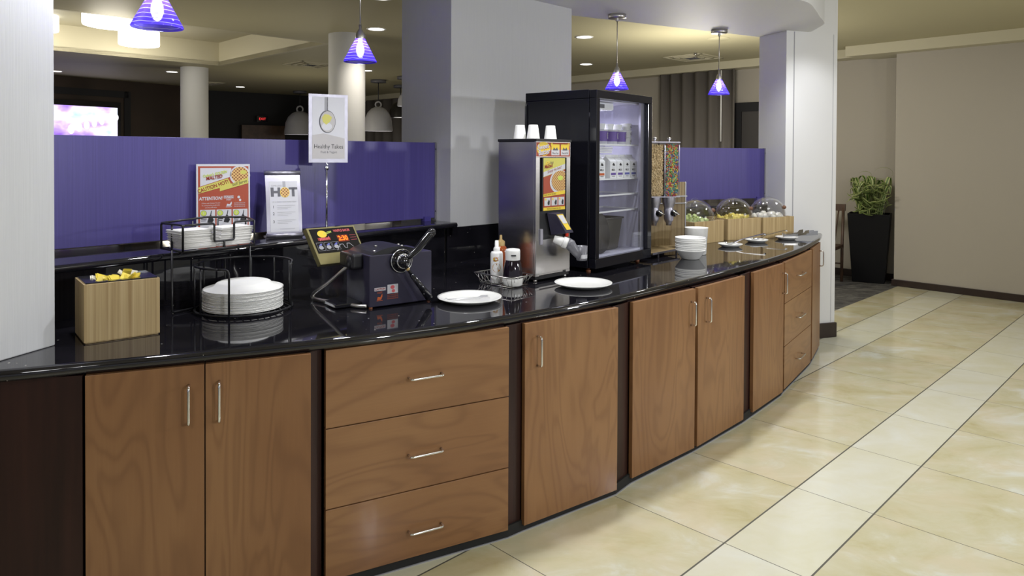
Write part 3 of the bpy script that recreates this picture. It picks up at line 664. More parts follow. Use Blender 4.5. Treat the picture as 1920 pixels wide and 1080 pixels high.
# ================================================================== PENDANTS OVER THE COUNTER
def cone_pendant(loc, ztop, label):
    x, y, z = loc   # z = rim height
    t = thing('pendant_light', label, 'pendant light', (x, y, z), 0, 'small purple glass cone pendants')
    pr = [(0.086, 0.0), (0.087, 0.004), (0.060, 0.055), (0.034, 0.105), (0.022, 0.128)]
    m = MB(); m.lathe(pr, 40); m.lathe([(r - 0.003, zz) for r, zz in pr][::-1], 40); sh = m.build('glass_shade', 'shade', t)
    m = MB(); m.lathe([(0.0001, 0.022), (0.012, 0.030), (0.022, 0.055), (0.020, 0.080), (0.011, 0.105), (0.011, 0.125)], 20); m.build('bulb', 'bulb', t)
    m = MB(); m.lathe([(0.024, 0.122), (0.025, 0.132), (0.022, 0.150), (0.014, 0.166), (0.008, 0.172), (0.007, 0.198), (0.0001, 0.2)], 24); m.build('socket_cap', 'nickel', t)
    m = MB(); m.tube([(0, 0, 0.19), (0, 0, ztop - z - 0.02)], 0.0035, 8); m.build('stem', 'nickel', t)
    m = MB(); m.lathe([(0.0001, ztop - z - 0.028), (0.064, ztop - z - 0.028), (0.067, ztop - z - 0.024), (0.067, ztop - z), (0.0001, ztop - z)], 32); m.lathe([(0.010, ztop - z - 0.05), (0.010, ztop - z - 0.026)], 12); m.build('ceiling_canopy', 'nickel', t)
    light('pendant_glow', 'POINT', (0, 0, 0.06), 0.8, (0.72, 0.64, 1.0), 0.02, parent=t)
    return t
cone_pendant((-1.268, 2.54, 1.995), 2.59, 'purple cone pendant above the napkins, cut by the photo top')
cone_pendant((-0.807, 3.77, 2.035), 2.59, 'purple cone pendant in front of the round column')
cone_pendant((0.775, 5.28, 2.035), 2.59, 'purple cone pendant just above the drinks fridge')
cone_pendant((1.712, 5.90, 2.055), 2.59, 'purple cone pendant in front of the grey curtain')

# ================================================================== DINING ROOM CEILING LIGHTS AND ADDED FILLS
def downlight(x, y, label, r=0.085):
    t = thing('recessed_light', label, 'ceiling light', (x, y, 2.9), 0, 'round recessed ceiling lights')
    m = MB(); m.lathe([(r, -0.004), (r + 0.018, -0.006), (r + 0.02, 0.0)], 28); m.build('trim_ring', 'white', t)
    m = MB(); m.lathe([(0.0001, -0.003), (r, -0.003)], 28); m.build('lens', 'lamp', t)
    return t
DL = [(-1.476, 7.708, 'recessed light above the purple pendant by the round column'), (-2.365, 11.55, 'recessed light at the round column edge'), (-1.136, 6.16, 'recessed light at the photo top beside the papered column'),
      (-5.677, 11.867, 'recessed light beside the deeper round column'), (-5.55, 14.505, 'recessed light over the near black wall'), (-7.611, 11.86, 'recessed light over the television wall, by the grey column edge'),
      (0.82, 8.159, 'upper recessed light beyond the papered column, above the fridge'), (1.096, 10.604, 'lower recessed light beyond the papered column, above the fridge')]
for x, y, l in DL: downlight(x, y, l)
for (x, y, e) in ((-1.476, 7.708, 60), (-2.365, 11.55, 40), (-5.677, 11.867, 25), (0.82, 8.159, 60), (1.096, 10.604, 70)):
    light('downlight_beam', 'SPOT', (x, y, 2.88), e, (1, 0.92, 0.78), 0.05, None, 120, 0.8)
light('lobby_bounce', 'POINT', (5.6, 4.2, 1.6), 16, (1, 0.97, 0.9), 0.4)  # added bounce light for the right-hand ceiling and wall, no fixture
light('bay_glow', 'POINT', (2.0, 7.8, 2.0), 85, (1, 0.95, 0.84), 0.3)
light('dining_fill', 'POINT', (-3.0, 7.0, 1.3), 26, (1, 0.92, 0.74), 0.5)  # added fill that brightens the dining room ceiling from below, no fixture
light('dining_fill', 'POINT', (-3.4, 12.0, 1.3), 26, (1, 0.92, 0.74), 0.5)  # second added ceiling fill, deeper in the dining room
def drum(x, y, z, r, label):
    t = thing('drum_light', label, 'ceiling light', (x, y, z), 0, 'glowing white drum lights in the ceiling bay')
    m = MB(); m.lathe([(0.0001, 0.0), (r - 0.03, 0.0), (r - 0.006, 0.006), (r, 0.02), (r, 0.19), (r - 0.005, 0.2), (0.0001, 0.2)], 40); m.build('drum_shade', 'drum', t)
    m = MB(); m.lathe([(0.0001, -0.018), (0.012, -0.014), (0.014, -0.001)], 12); m.build('finial', 'nickel', t)
    m = MB(); m.tube([(0, 0, 0.2), (0, 0, max(0.22, 3.25 - z))], 0.01, 8); m.build('stem', 'white', t)
    light('drum_glow', 'POINT', (0, 0, -0.12), 22, (1, 0.93, 0.78), 0.2, parent=t)
drum(-5.02, 9.57, 2.983, 0.25, 'small glowing drum light hanging in front of the bay corner')
drum(-4.166, 7.42, 2.86, 0.28, 'large glowing drum light partly hidden by the ceiling edge')
drum(-5.90, 8.8, 3.05, 0.25, 'sliver of a drum light beside the light grey column')

def vent(x, y, label, sz=0.3, deg=-45):
    t = thing('ceiling_vent', label, 'vent', (x, y, 2.9), deg, 'square ceiling air vents')
    m = MB()
    for k, s in enumerate((sz, sz * 0.68, sz * 0.4)):
        for a, b, c, d in ((-s, s, -s, -s + 0.03), (-s, s, s - 0.03, s), (-s, -s + 0.03, -s, s), (s - 0.03, s, -s, s)): m.box(a, b, c, d, -0.012 - 0.004 * k, -0.001)
    m.build('vent_frame', 'trimceil', t)
    m = MB()
    for i in range(7): m.box(-sz * 0.36, sz * 0.36, -sz * 0.36 + i * sz * 0.12, -sz * 0.36 + i * sz * 0.12 + 0.012, -0.018, -0.002)
    m.build('vent_slat', 'greyplastic', t)
vent(-3.056, 10.756, 'faint square vent next to the round column nearer the counter'); vent(-5.948, 13.696, 'faint square vent behind the deeper round column'); vent(2.482, 9.798, 'square vent with dark slats above the grey curtain', 0.3)
t = thing('ceiling_speaker', 'round grey speaker plate in the ceiling near the far purple pendant', 'speaker', (2.385, 8.243, 2.9)); m = MB(); m.lathe([(0.0001, -0.008), (0.12, -0.008), (0.13, -0.001)], 28); m.build('speaker_grille', 'ceil', t)
t = thing('sprinkler_head', 'small sprinkler head on the ceiling above the vent with dark slats', 'sprinkler', (2.414, 9.391, 2.9)); m = MB(); m.lathe([(0.03, -0.001), (0.012, -0.01), (0.008, -0.05), (0.03, -0.052), (0.03, -0.056), (0.0001, -0.058)], 14); m.build('sprinkler_body', 'nickel', t)

def bell(x, y, z, r, h, shell, label, zc_=2.9):
    t = thing('bell_pendant', label, 'pendant light', (x, y, z), 0, 'bell-shaped pendant lamps')
    pr = [(r, 0), (r * 0.98, h * 0.12), (r * 0.90, h * 0.42), (r * 0.74, h * 0.62), (r * 0.48, h * 0.76), (r * 0.22, h * 0.82), (0.0001, h * 0.83)]
    m = MB(); m.lathe(pr, 36); m.lathe([(a - 0.006 if a > 0.01 else a, b - 0.005) for a, b in pr][::-1], 36); m.build('bell_shade', shell, t)
    m = MB(); m.torus((0, 0, h * 0.90), r * 0.20, r * 0.055, Matrix.Rotation(R(90), 3, 'X') @ Matrix.Identity(3), 0, 16, 8); m.build('hanging_ring', shell, t)
    m = MB(); m.lathe([(0.0001, 0.012), (r * 0.93, 0.012)], 30); m.build('light_opening', 'belllight', t)
    m = MB(); m.tube([(0, 0, h * 0.95), (0, 0, zc_ - z - 0.02)], 0.008, 6); m.build('cord', 'ink', t)
    m = MB(); m.lathe([(0.0001, zc_ - z - 0.05), (0.14, zc_ - z - 0.05), (0.14, zc_ - z), (0.0001, zc_ - z)], 24); m.build('ceiling_canopy', 'greyplastic', t)
bell(-4.60, 15.4, 1.965, 0.33, 0.60, 'shelldark' if False else 'shell', 'dim bell lamp behind the framed egg-cup sign')
bell(-2.45, 13.0, 1.97, 0.265, 0.53, 'shell', 'large white bell lamp beside the round column')
bell(-2.20, 14.0, 2.265, 0.23, 0.38, 'shelldark', 'black bell lamp behind the small white one')
bell(-1.87, 12.4, 2.385, 0.135, 0.27, 'shell', 'small white bell lamp in front of the black one')
bell(-1.53, 12.3, 1.99, 0.215, 0.43, 'shell', 'low white bell lamp half hidden by the papered column')
bell(-1.62, 13.3, 2.61, 0.125, 0.27, 'shell', 'high small white bell lamp half hidden by the papered column')

# television on the panelled wall
wd_ = (Vector((-6.6, 14.45)) - Vector((-9.6, 10.2))).normalized(); wdeg = math.degrees(math.atan2(wd_.y, wd_.x))
def onleft(u):
    k = (u - 960) / 1331.8; a = Vector((-9.6, 10.2)); t = (k * a.y - a.x) / (wd_.x - k * wd_.y); return a + wd_ * t
p = onleft(217); q = p - wd_ * 1.75; nn = Vector((wd_.y, -wd_.x))
t = thing('television', 'television screen glowing violet and white above the long purple panel', 'television', (q.x + nn.x * 0.07, q.y + nn.y * 0.07, 1.36), wdeg)
m = MB(); m.box(-0.06, 1.81, 0, 0.06, -0.06, 1.12); m.build('tv_casing', 'blackgloss', t)
m = MB(); m.rect(0, 1.75, 0, 1.02, -0.002); m.build('tv_screen', 'screen', t)
m = MB()
for i in range(7):
    cx = 0.95 + 0.13 * i; m.ell(cx, 0.60 + 0.04 * i, 0.055 - 0.003 * i, 0.085 - 0.004 * i, -0.004, 0, 16)
m.build('screen_shapes', [m_emit('tv_white', (0.95, 0.95, 1.0), 1.6)], t)
t = thing('tv_surround', 'dark framed recess around the television', 'frame', (q.x + nn.x * 0.02, q.y + nn.y * 0.02, 1.2), wdeg)
m = MB(); 
for a in ((-0.3, 1.98, 1.38, 1.5), (-0.3, 1.98, 0.0, 0.06), (1.90, 2.02, 0.0, 1.5)): m.box(a[0], a[1], 0, 0.05, a[2], a[3])
m.build('surround_frame', 'darkwall', t)
t = thing('exit_sign', 'tiny glowing red exit sign on the near black wall', 'sign', (-5.62, 15.90, 2.24), 37)
m = MB(); m.box(-0.12, 0.12, -0.1, -0.06, 0, 0.14); m.build('sign_box', 'blackgloss', t); m = MB(); m.text('EXIT', 0, 0.07, 0.075, -0.102); m.build('sign_letters', 'exit', t)
t = thing('wall_box', 'dim brown lit panel low on the near black wall', 'panel', (-5.95, 15.60, 1.72), 37); m = MB(); m.box(0, 0.95, -0.06, 0.0, 0, 0.45); m.build('panel_face', 'brownwood', t)

# ================================================================== SIGNS ON THE LEDGE
def poster():
    t = thing('poster', 'white framed red waffle caution poster reading CAUTION HOT!', 'poster', (-1.437, 3.232, 1.141), 24)
    W_, H_ = 0.232, 0.358
    t.rotation_euler = (R(-3), 0, R(26))
    m = MB(); m.box(0, W_, 0, 0.006, 0, H_); m.build('poster_frame', 'card', t, 0.001)
    y = -0.0008; dy = -0.0004
    m = MB(); k = dict(red=0, white=1, yellow=2, ink=3, redink=4, waffle=5, lime=6, blue=7, ylw=8)
    m.rect(0.008, W_ - 0.007, 0.010, H_ - 0.010, y, 0)
    m.poly([(0.017, 0.255), (0.017, H_ - 0.018), (0.150, H_ - 0.018), (0.150, 0.300)], y + dy, 1)
    m.ell(0.188, 0.305, 0.045, 0.046, y + dy, 1); m.poly([(0.188 + 0.038 * math.cos(a), 0.307 + 0.038 * math.sin(a)) for a in [2 * PI * i / 20 for i in range(20)] if 0.188 + 0.038 * math.cos(a) < W_ - 0.006], y + 2 * dy, 5)
    m.ell(0.203, 0.320, 0.014, 0.010, y + 3 * dy, 2)
    m.poly([(0.009, 0.222), (0.009, 0.250), (0.135, 0.292), (0.150, 0.262)], y + 3 * dy, 2)
    m.poly([(0.100, 0.232), (0.100, 0.248), (W_ - 0.008, 0.295), (W_ - 0.008, 0.268)], y + 4 * dy, 2)
    m.text('CAUTION HOT!', 0.072, 0.254, 0.024, y + 5 * dy, 4, R(19), 0, 0.80, bold=0.02)
    m.text('Self Serve', 0.186, 0.270, 0.021, y + 5 * dy, 3, R(17), 0.25, 0.82)
    m.text("Carbon's GOLDEN", 0.080, 0.312, 0.017, y + 5 * dy, 6, R(12), 0.2, 0.78, bold=0.03)
    m.text('MALTED', 0.077, 0.296, 0.022, y + 6 * dy, 4, R(10), 0.2, 0.85, bold=0.03)
    m.text('ATTENTION!', 0.062, 0.199, 0.021, y + dy, 1, R(1.5), 0.1, 0.80, bold=0.03)
    for i, tx in enumerate(('Children under the age of 12 years', 'be accompanied by an adult when', 'operating waffle baker')): m.text(tx, 0.062, 0.178 - i * 0.010, 0.0075, y + dy, 1, R(1), 0, 0.75)
    m.rect(0.117, 0.160, 0.199, 0.211, y + dy, 1); m.text('CAUTION', 0.1385, 0.205, 0.011, y + 2 * dy, 4, 0, 0, 0.85, bold=0.02); m.text('HOT', 0.139, 0.192, 0.010, y + dy, 1, bold=0.02)
    # pictogram: hand over a hot plate
    m.poly([(0.128, 0.163), (0.131, 0.174), (0.143, 0.172), (0.150, 0.184), (0.152, 0.176), (0.148, 0.164)], y + dy, 1); m.rect(0.126, 0.152, 0.158, 0.160, y + dy, 1)
    for a in ((0.166, 0.205, 0.212, 0.213), (0.166, 0.205, 0.182, 0.183), (0.166, 0.167, 0.182, 0.213), (0.204, 0.205, 0.182, 0.213)): m.rect(*a, y + dy, 8)
    m.ell(0.182, 0.204, 0.006, 0.006, y + dy, 1); m.ell(0.188, 0.190, 0.005, 0.006, y + dy, 1)
    for i in range(3): m.text('CAUTION SURFACES VERY', 0.186, 0.176 - i * 0.008, 0.0068, y + dy, 1, 0, 0, 0.6)
    for i in range(3):
        x = 0.016 + i * 0.070; m.rect(x, x + 0.064, 0.055, 0.148, y + dy, 1); m.ell(x + 0.015, 0.132, 0.013, 0.013, y + 2 * dy, 3); m.ell(x + 0.015, 0.132, 0.0118, 0.0118, y + 3 * dy, 6)
        m.text('123'[i], x + 0.015, 0.132, 0.018, y + 4 * dy, 1)
        m.poly([(x + 0.030, 0.090), (x + 0.036, 0.112), (x + 0.044, 0.128), (x + 0.050, 0.118), (x + 0.058, 0.100), (x + 0.050, 0.086)], y + 2 * dy, 3)
        m.poly([(x + 0.043, 0.125), (x + 0.047, 0.144), (x + 0.050, 0.143), (x + 0.047, 0.124)], y + 2 * dy, 3)
        m.rect(x + 0.004, x + 0.028, 0.104, 0.108, y + 2 * dy, 3); m.rect(x + 0.004, x + 0.024, 0.096, 0.099, y + 2 * dy, 3)
    m.build('poster_print', ['red', 'card', 'yellow', 'ink', 'redink', 'waffle', 'lime', 'blueink', 'orange'], t)
    m = MB(); m.box(0.02, 0.212, 0.006, 0.055, 0, 0.006); m.build('poster_foot', 'card', t)
poster()
def hot_sign():
    t = thing('tabletop_sign', 'curved aluminium sign reading HOT with a waffle for its O', 'sign', (-1.173, 3.400, 1.141), 27)
    Wd = 0.165
    # profile: (y, z) curve leaning back
    P = [(0.0 + 0.075 * (s ** 1.6), 0.012 + 0.30 * s) for s in [i / 14 for i in range(15)]]
    m = MB(); n = len(P)
    def X0(s): return -0.030 * s
    vs = []
    for dyy in (0, 0.0035):
        for i, (yy, zz) in enumerate(P): s = i / (n - 1); vs += [(0, yy + dyy, zz), (Wd, yy + dyy, zz)]
    q = 2 * n; fs = []
    for i in range(n - 1):
        fs += [(2 * i, 2 * i + 1, 2 * i + 3, 2 * i + 2), (q + 2 * i + 1, q + 2 * i, q + 2 * i + 2, q + 2 * i + 3), (2 * i, 2 * i + 2, q + 2 * i + 2, q + 2 * i), (2 * i + 3, 2 * i + 1, q + 2 * i + 1, q + 2 * i + 3)]
    m.add(vs, fs, 0, False); m.build('sign_plate', 'alu', t)
    for nm, (yy, zz) in (('bottom_rail', (0.002, 0.012)), ('top_rail', (P[-1][0] + 0.002, P[-1][1]))):
        m = MB(); m.M = Matrix.Translation((0, yy, zz)) @ Matrix.Rotation(R(90), 4, 'Y'); m.lathe([(0.0001, -0.003), (0.0115, -0.003), (0.0115, Wd + 0.003), (0.0001, Wd + 0.003)], 20); m.build(nm, 'alu', t)
    m = MB(); m.box(0.0, Wd, 0.0, 0.11, 0.0, 0.003); m.build('rear_foot', 'alu', t)
    # print mapped on the curve
    def wrap(mb):
        out = []
        for (x, y, z) in mb.v:
            s = max(0, min(1, (z - 0.012) / 0.30)); out.append((x, 0.075 * (s ** 1.6) + y, z))
        mb.v = out
    m = MB(); y = -0.0010
    for i in range(14):
        z0 = 0.030 + 0.242 * i / 14; m.rect(0.017, Wd - 0.015, z0, z0 + 0.242 / 14, y, 0)
    y = -0.0016
    for i in range(4):
        zz = 0.19 + 0.014 * i
    for zz in (0.198, 0.209, 0.220, 0.231): m.rect(0.023, 0.037, zz, zz + 0.011, y, 1); m.rect(0.055, 0.068, zz, zz + 0.011, y, 1); m.rect(0.122, 0.135, zz, zz + 0.011, y, 1)
    m.rect(0.037, 0.055, 0.214, 0.226, y, 1); m.rect(0.108, 0.149, 0.231, 0.242, y, 1)
    m.text('SOME LIKE IT', 0.055, 0.250, 0.011, y, 2, 0, 0, 0.9)
    m.rect(0.080, 0.094, 0.243, 0.272, y, 2)
    m.ell(0.089, 0.218, 0.0225, 0.0245, y - 0.0006, 4); m.ell(0.089, 0.218, 0.020, 0.022, y - 0.0012, 3)
    m.text('LET US PERFECT YOUR WAFFLE TODAY', 0.085, 0.172, 0.0085, y, 2, 0, 0, 0.75)
    for i, z in enumerate((0.148, 0.116, 0.078)):
        m.text('123'[i], 0.033, z, 0.019, y, 5)
        for k in range(3): m.rect(0.050, 0.135 - 0.018 * k, z + 0.006 - 0.008 * k, z + 0.0075 - 0.008 * k, y, 2)
    m.rect(0.060, 0.130, 0.042, 0.0435, y, 2)
    wrap(m); m.build('sign_print', ['card', 'grayink', 'paleink', 'waffle', 'ylw2', 'ink'], t)
hot_sign()
def stand_sign():
    t = thing('pole_sign', 'tall pole sign with a spoon picture reading Healthy Takes', 'sign', (-0.950, 3.640, 1.141), 28)
    m = MB(); m.lathe([(0.0001, 0.0), (0.05, 0.0), (0.05, 0.004), (0.01, 0.008), (0.0001, 0.008)], 24); m.build('round_foot', 'chrome', t)
    m = MB(); m.tube([(0, 0, 0.004), (0, 0, 0.335)], 0.0055, 12); m.build('pole', 'chrome', t)
    m = MB(); m.tube([(0, 0, 0.325), (0, 0, 0.345)], 0.011, 14); m.tube([(0, 0, 0.34), (0.004, 0, 0.352), (-0.004, 0, 0.362), (0, 0, 0.376)], 0.003, 6); m.build('clamp', 'chrome', t)
    z0, z1, w0, w1 = 0.362, 0.712, -0.092, 0.108
    m = MB(); m.box(w0, w1, -0.004, 0.004, z0, z1, 0); m.build('sign_frame', 'alu', t, 0.001)
    m = MB(); y = -0.0046
    m.rect(w0 + 0.018, w1 - 0.016, z0 + 0.020, z1 - 0.014, y, 0)
    m.poly([(w0 + 0.018, z0 + 0.020), (w1 - 0.016, z0 + 0.020), (w1 - 0.016, z0 + 0.125), (w0 + 0.075, z0 + 0.150), (w0 + 0.018, z0 + 0.140)], y - 0.0003, 1)
    y -= 0.0006
    m.rect(-0.012, 0.003, z1 - 0.085, z1 - 0.014, y, 2); m.rect(0.001, 0.005, z1 - 0.085, z1 - 0.014, y, 3)
    m.ell(0.002, z1 - 0.140, 0.042, 0.058, y, 3, 28); m.ell(0.004, z1 - 0.140, 0.038, 0.054, y - 0.0003, 1, 28); m.ell(0.0, z1 - 0.165, 0.026, 0.020, y - 0.0005, 0)
    m.poly([(-0.026, z1 - 0.120), (-0.012, z1 - 0.102), (0.010, z1 - 0.104), (0.026, z1 - 0.118), (0.016, z1 - 0.140), (-0.004, z1 - 0.156), (-0.020, z1 - 0.142)], y - 0.0008, 4)
    m.text('Healthy Takes', 0.009, z0 + 0.082, 0.031, y, 5, 0, 0, 0.84); m.text('Fruit & Yogurt', 0.010, z0 + 0.054, 0.017, y, 3, 0, 0, 0.84)
    m.build('sign_print', ['card', plain('warm_card', (0.46, 0.44, 0.44), 0.4), 'paleink', 'grayink', 'yellow', 'ink'], t)
stand_sign()

# ================================================================== BAMBOO BOX WITH PACKETS
BX = (-1.442, 2.389, 0.9005)
t = thing('packet_box', 'bamboo box with a black tray top holding yellow packets', 'box', BX, 39.5)
w, dd, h = 0.236, 0.185, 0.202
m = MB(); m.box(0, w, 0, 0.012, 0.004, h); m.box(0, w, dd - 0.012, dd, 0.004, h); m.box(0, 0.012, 0.012, dd - 0.012, 0.004, h); m.box(w - 0.012, w, 0.012, dd - 0.012, 0.004, h); m.box(0.004, w - 0.004, 0.004, dd - 0.004, 0, 0.01); m.build('bamboo_case', 'bamboo', t, 0.0012)
m = MB(); z = h + 0.004
for a in ((0.006, w - 0.006, 0.006, 0.034), (0.006, w - 0.006, dd - 0.034, dd - 0.006), (0.006, 0.044, 0.034, dd - 0.034), (w - 0.060, w - 0.006, 0.034, dd - 0.034)): m.box(*a, h - 0.012, z)
m.box(0.044, w - 0.060, 0.034, dd - 0.034, h - 0.06, h - 0.05); m.build('tray_insert', 'blackgloss', t, 0.001)
# packets: top-level things, placed in world
Rb = Matrix.Translation(BX) @ Matrix.Rotation(R(39.5), 4, 'Z')
def packet_mesh(mat):
    mm = MB(); mm.box(-0.020, 0.020, -0.014, 0.014, -0.0035, 0.0035); mm.box(-0.024, -0.020, -0.014, 0.014, -0.0006, 0.0006); mm.box(0.020, 0.024, -0.014, 0.014, -0.0006, 0.0006)
    return mm.build('condiment_packet', mat, None, 0.001)
py = packet_mesh('packet'); pw = packet_mesh('packetw')
first = {0: py, 1: pw}
for i in range(16):
    kind = 1 if i in (8, 10, 13, 15) else 0
    lx = 0.058 + (i % 8) * 0.0155 + random.uniform(-.002, .002); ly = 0.055 + (i // 8) * 0.055; lz = h - 0.008 + random.uniform(0, 0.018) + (0.004 if 3 < i % 8 < 7 else 0)
    o = first.pop(kind, None) or (pw if kind else py).copy()
    if o.name not in COL.objects: COL.objects.link(o)
    p = Rb @ Vector((lx, ly, lz)); o.location = p; o.rotation_euler = (random.uniform(-0.8, 0.8), random.uniform(-0.9, 0.9), random.uniform(0, 3))
    tag(o, 'white condiment packet lying among yellow ones in the bamboo box' if kind else 'yellow condiment packet heaped in the black tray of the bamboo box', 'packet', 'white condiment packets' if kind else 'yellow condiment packets')

# ================================================================== WIRE CADDY, PLATES, NAPKINS
HC = Vector((-1.112, 2.950)); HR = 0.190
t = thing('wire_caddy', 'black wire caddy with a round plate holder and raised napkin basket', 'wire caddy', (0, 0, 0), 0)
m = MB()
def ang(u): # angle on the ring whose direction seen from centre
    return R(u)
def rp(a, z): return (HC.x + HR * math.cos(R(a)), HC.y + HR * math.sin(R(a)), z)
top = [rp(a, 1.094) for a in range(-84, -84 - 292, -6)]
top = [(HC.x + 0.01 , HC.y - HR * 0.995, 1.00)] + [(HC.x + 0.008, HC.y - HR * 0.995, 1.082)] + top
m.tube(roundpath([(HC.x + 0.012, HC.y - HR, 0.905), (HC.x + 0.012, HC.y - HR, 1.094), rp(-100, 1.094)], 0.02), 0.0045)
m.tube([rp(a, 1.094) for a in range(-100, -352, -6)] , 0.0045)
m.tube([rp(-350, 1.094), rp(-356, 1.088), rp(-357, 1.07), rp(-357, 0.905)], 0.0045)
m.tube([rp(a, 0.912) for a in range(0, 360, 6)], 0.0045, closed=True)
for a in (-128, -160, -192, -225, -258, -290, -322): m.tube([rp(a, 0.912), rp(a, 1.094)], 0.0038)
for k in range(-6, 7):
    x = k * 0.027; hh = math.sqrt(max(0, HR * HR - x * x)); m.tube([(HC.x + x * 0.8 - hh * 0.6, HC.y + x * 0.6 + hh * 0.8, 0.909), (HC.x + x * 0.8 + hh * 0.6, HC.y + x * 0.6 - hh * 0.8, 0.909)], 0.0022, 6)
for a in (-80, 20, 110, 200): q = rp(a, 0.9045); m.sph(q, 0.005, 0.005, 0.0042)
m.build('plate_holder', 'darkwire', t)
# napkin basket frame: plan corners
NBL, NFL, NFR, NBR = Vector((-1.435, 2.905)), Vector((-1.298, 2.80)), Vector((-1.105, 3.045)), Vector((-1.20, 3.20))
zt, zb = 1.262, 1.158
m = MB()
mid = lambda A, B, s: A + (B - A) * s
def q3(p, z): return (p.x, p.y, z)
m.tube(roundpath([q3(NFL, zb), q3(NFL, zt), q3(NBL, zt), q3(NBL, zb)], 0.01), 0.0045)
m.tube(roundpath([q3(NFL, zb), q3(NFL, zt), q3(mid(NFL, NFR, .40), zt)], .01), 0.0045)
m.tube(roundpath([q3(mid(NFL, NFR, .02), zt), q3(mid(NFL, NFR, .42), zt), q3(mid(NFL, NFR, .42), zb + 0.03), q3(mid(NFL, NFR, .70), zb + 0.03), q3(mid(NFL, NFR, .70), zt), q3(NFR, zt), q3(NBR, zt), q3(mid(NBR, NBL, .5), zt + 0.012), q3(NBL, zt)], .01), 0.0045)
m.tube([q3(mid(NFL, NFR, .56), zb), q3(mid(NFL, NFR, .56), zb + .03)], 0.0045)
m.tube([q3(p, zb) for p in (NFL, NFR, NBR, NBL)], 0.0045, closed=True)
for p in (NFR, NBR, mid(NBL, NBR, .35), mid(NBL, NBR, .65), mid(NBL, NFL, .5)): m.tube([q3(p, zb), q3(p, zt)], 0.004)
for s in (.2, .4, .6, .8): m.tube([q3(mid(NFL, NFR, s), zb), q3(mid(NBL, NBR, s), zb)], 0.0025, 6)
m.build('napkin_basket', 'darkwire', t)
m = MB(); L1 = mid(NBL, NFL, .5)
m.tube(roundpath([q3(L1, zb), (L1.x, L1.y, 0.906), rp(178, 0.907)], 0.012), 0.0045); m.build('leg', 'darkwire', t)
m = MB(); L2 = mid(NFR, NBR, .5); m.tube(roundpath([q3(L2, zb), (L2.x, L2.y, 0.9065), rp(60, 0.907)], 0.012), 0.0045); m.build('leg', 'darkwire', t)
# plates upside down
def plate_prof(r, h=0.020, inv=False):
    pr = [(0.0001, 0.0), (r * 0.60, 0.0), (r * 0.68, 0.003), (r * 0.78, h * 0.7), (r * 0.97, h), (r, h + 0.001), (r, h - 0.0015), (r * 0.97, h - 0.002), (r * 0.79, h * 0.62), (r * 0.69, 0.0005), (0.0001, -0.002)]
    return [(a, -b) for a, b in pr] if inv else pr
PS = [(0.0001, 0.026), (0.092, 0.026), (0.104, 0.022), (0.116, 0.008), (0.154, 0.0015), (0.158, 0.0), (0.158, 0.0035), (0.154, 0.005), (0.118, 0.0115), (0.106, 0.0255), (0.094, 0.0295), (0.0001, 0.0295)]
m = MB(); m.lathe(PS, 56); p0 = m.build('foam_plate', 'foam')
tag(p0, 'white foam plate in the upside-down stack inside the round wire holder', 'plate', 'upside-down foam plates'); p0.location = (HC.x - 0.004, HC.y, 0.9125)
for i in range(1, 17):
    o = p0.copy(); COL.objects.link(o); o.location = (HC.x - 0.004 + random.uniform(-.0012, .0012), HC.y + random.uniform(-.0012, .0012), 0.9125 + i * 0.0048)
    if i == 16: o['label'] = 'topmost upside-down foam plate in the round wire holder'; del o['group']
# napkins
nd = (NFR - NFL); nl = nd.length; ndeg = math.degrees(math.atan2(nd.y, nd.x))
nq = Vector((-nd.y, nd.x)).normalized()
def napkin(wd2, dp):
    mm = MB(); mm.box(0, wd2, 0, dp, 0, 0.0021); mm.tube([(0.001, 0.0, 0.001), (wd2 - 0.001, 0.0, 0.001)], 0.00125, 6); return mm.build('paper_napkin', 'napkin')
n0 = napkin(0.135, 0.110); n1 = napkin(0.142, 0.112)
tag(n0, 'folded white paper napkin in the side of the basket by the bamboo box', 'napkin', 'napkins stacked nearer the bamboo box')
tag(n1, 'folded white paper napkin in the basket half in front of the red poster', 'napkin', 'napkins stacked in front of the red poster')
for k, (o0, s0) in enumerate(((n0, 0.010), (n1, 0.158))):
    for i in range(32):
        o = o0 if i == 0 else o0.copy()
        if i: COL.objects.link(o)
        p = NFL + nd.normalized() * (s0 + random.uniform(-.003, .003) - (0.0006 * i if k == 0 else -0.0004 * i)) + nq * (0.010 + random.uniform(-.002, .002))
        o.location = (p.x, p.y, zb + 0.006 + i * 0.00235); o.rotation_euler = (0, 0, R(ndeg + random.uniform(-1.5, 1.5)))

# ================================================================== WAFFLE MAKER
WD = 36.5
t = thing('waffle_maker', 'black waffle baker with timer display and rotating handles', 'waffle maker', (-0.592, 2.957, 0.9005), WD)
w, dp, h = 0.297, 0.235, 0.235
m = MB(); m.box(0, w, 0, dp, 0.006, h - 0.012); m.build('housing', 'blacksteel', t, 0.003)
m = MB(); pts = [(0.0, 0.0), (w, 0.0), (w, dp), (0.0, dp)]
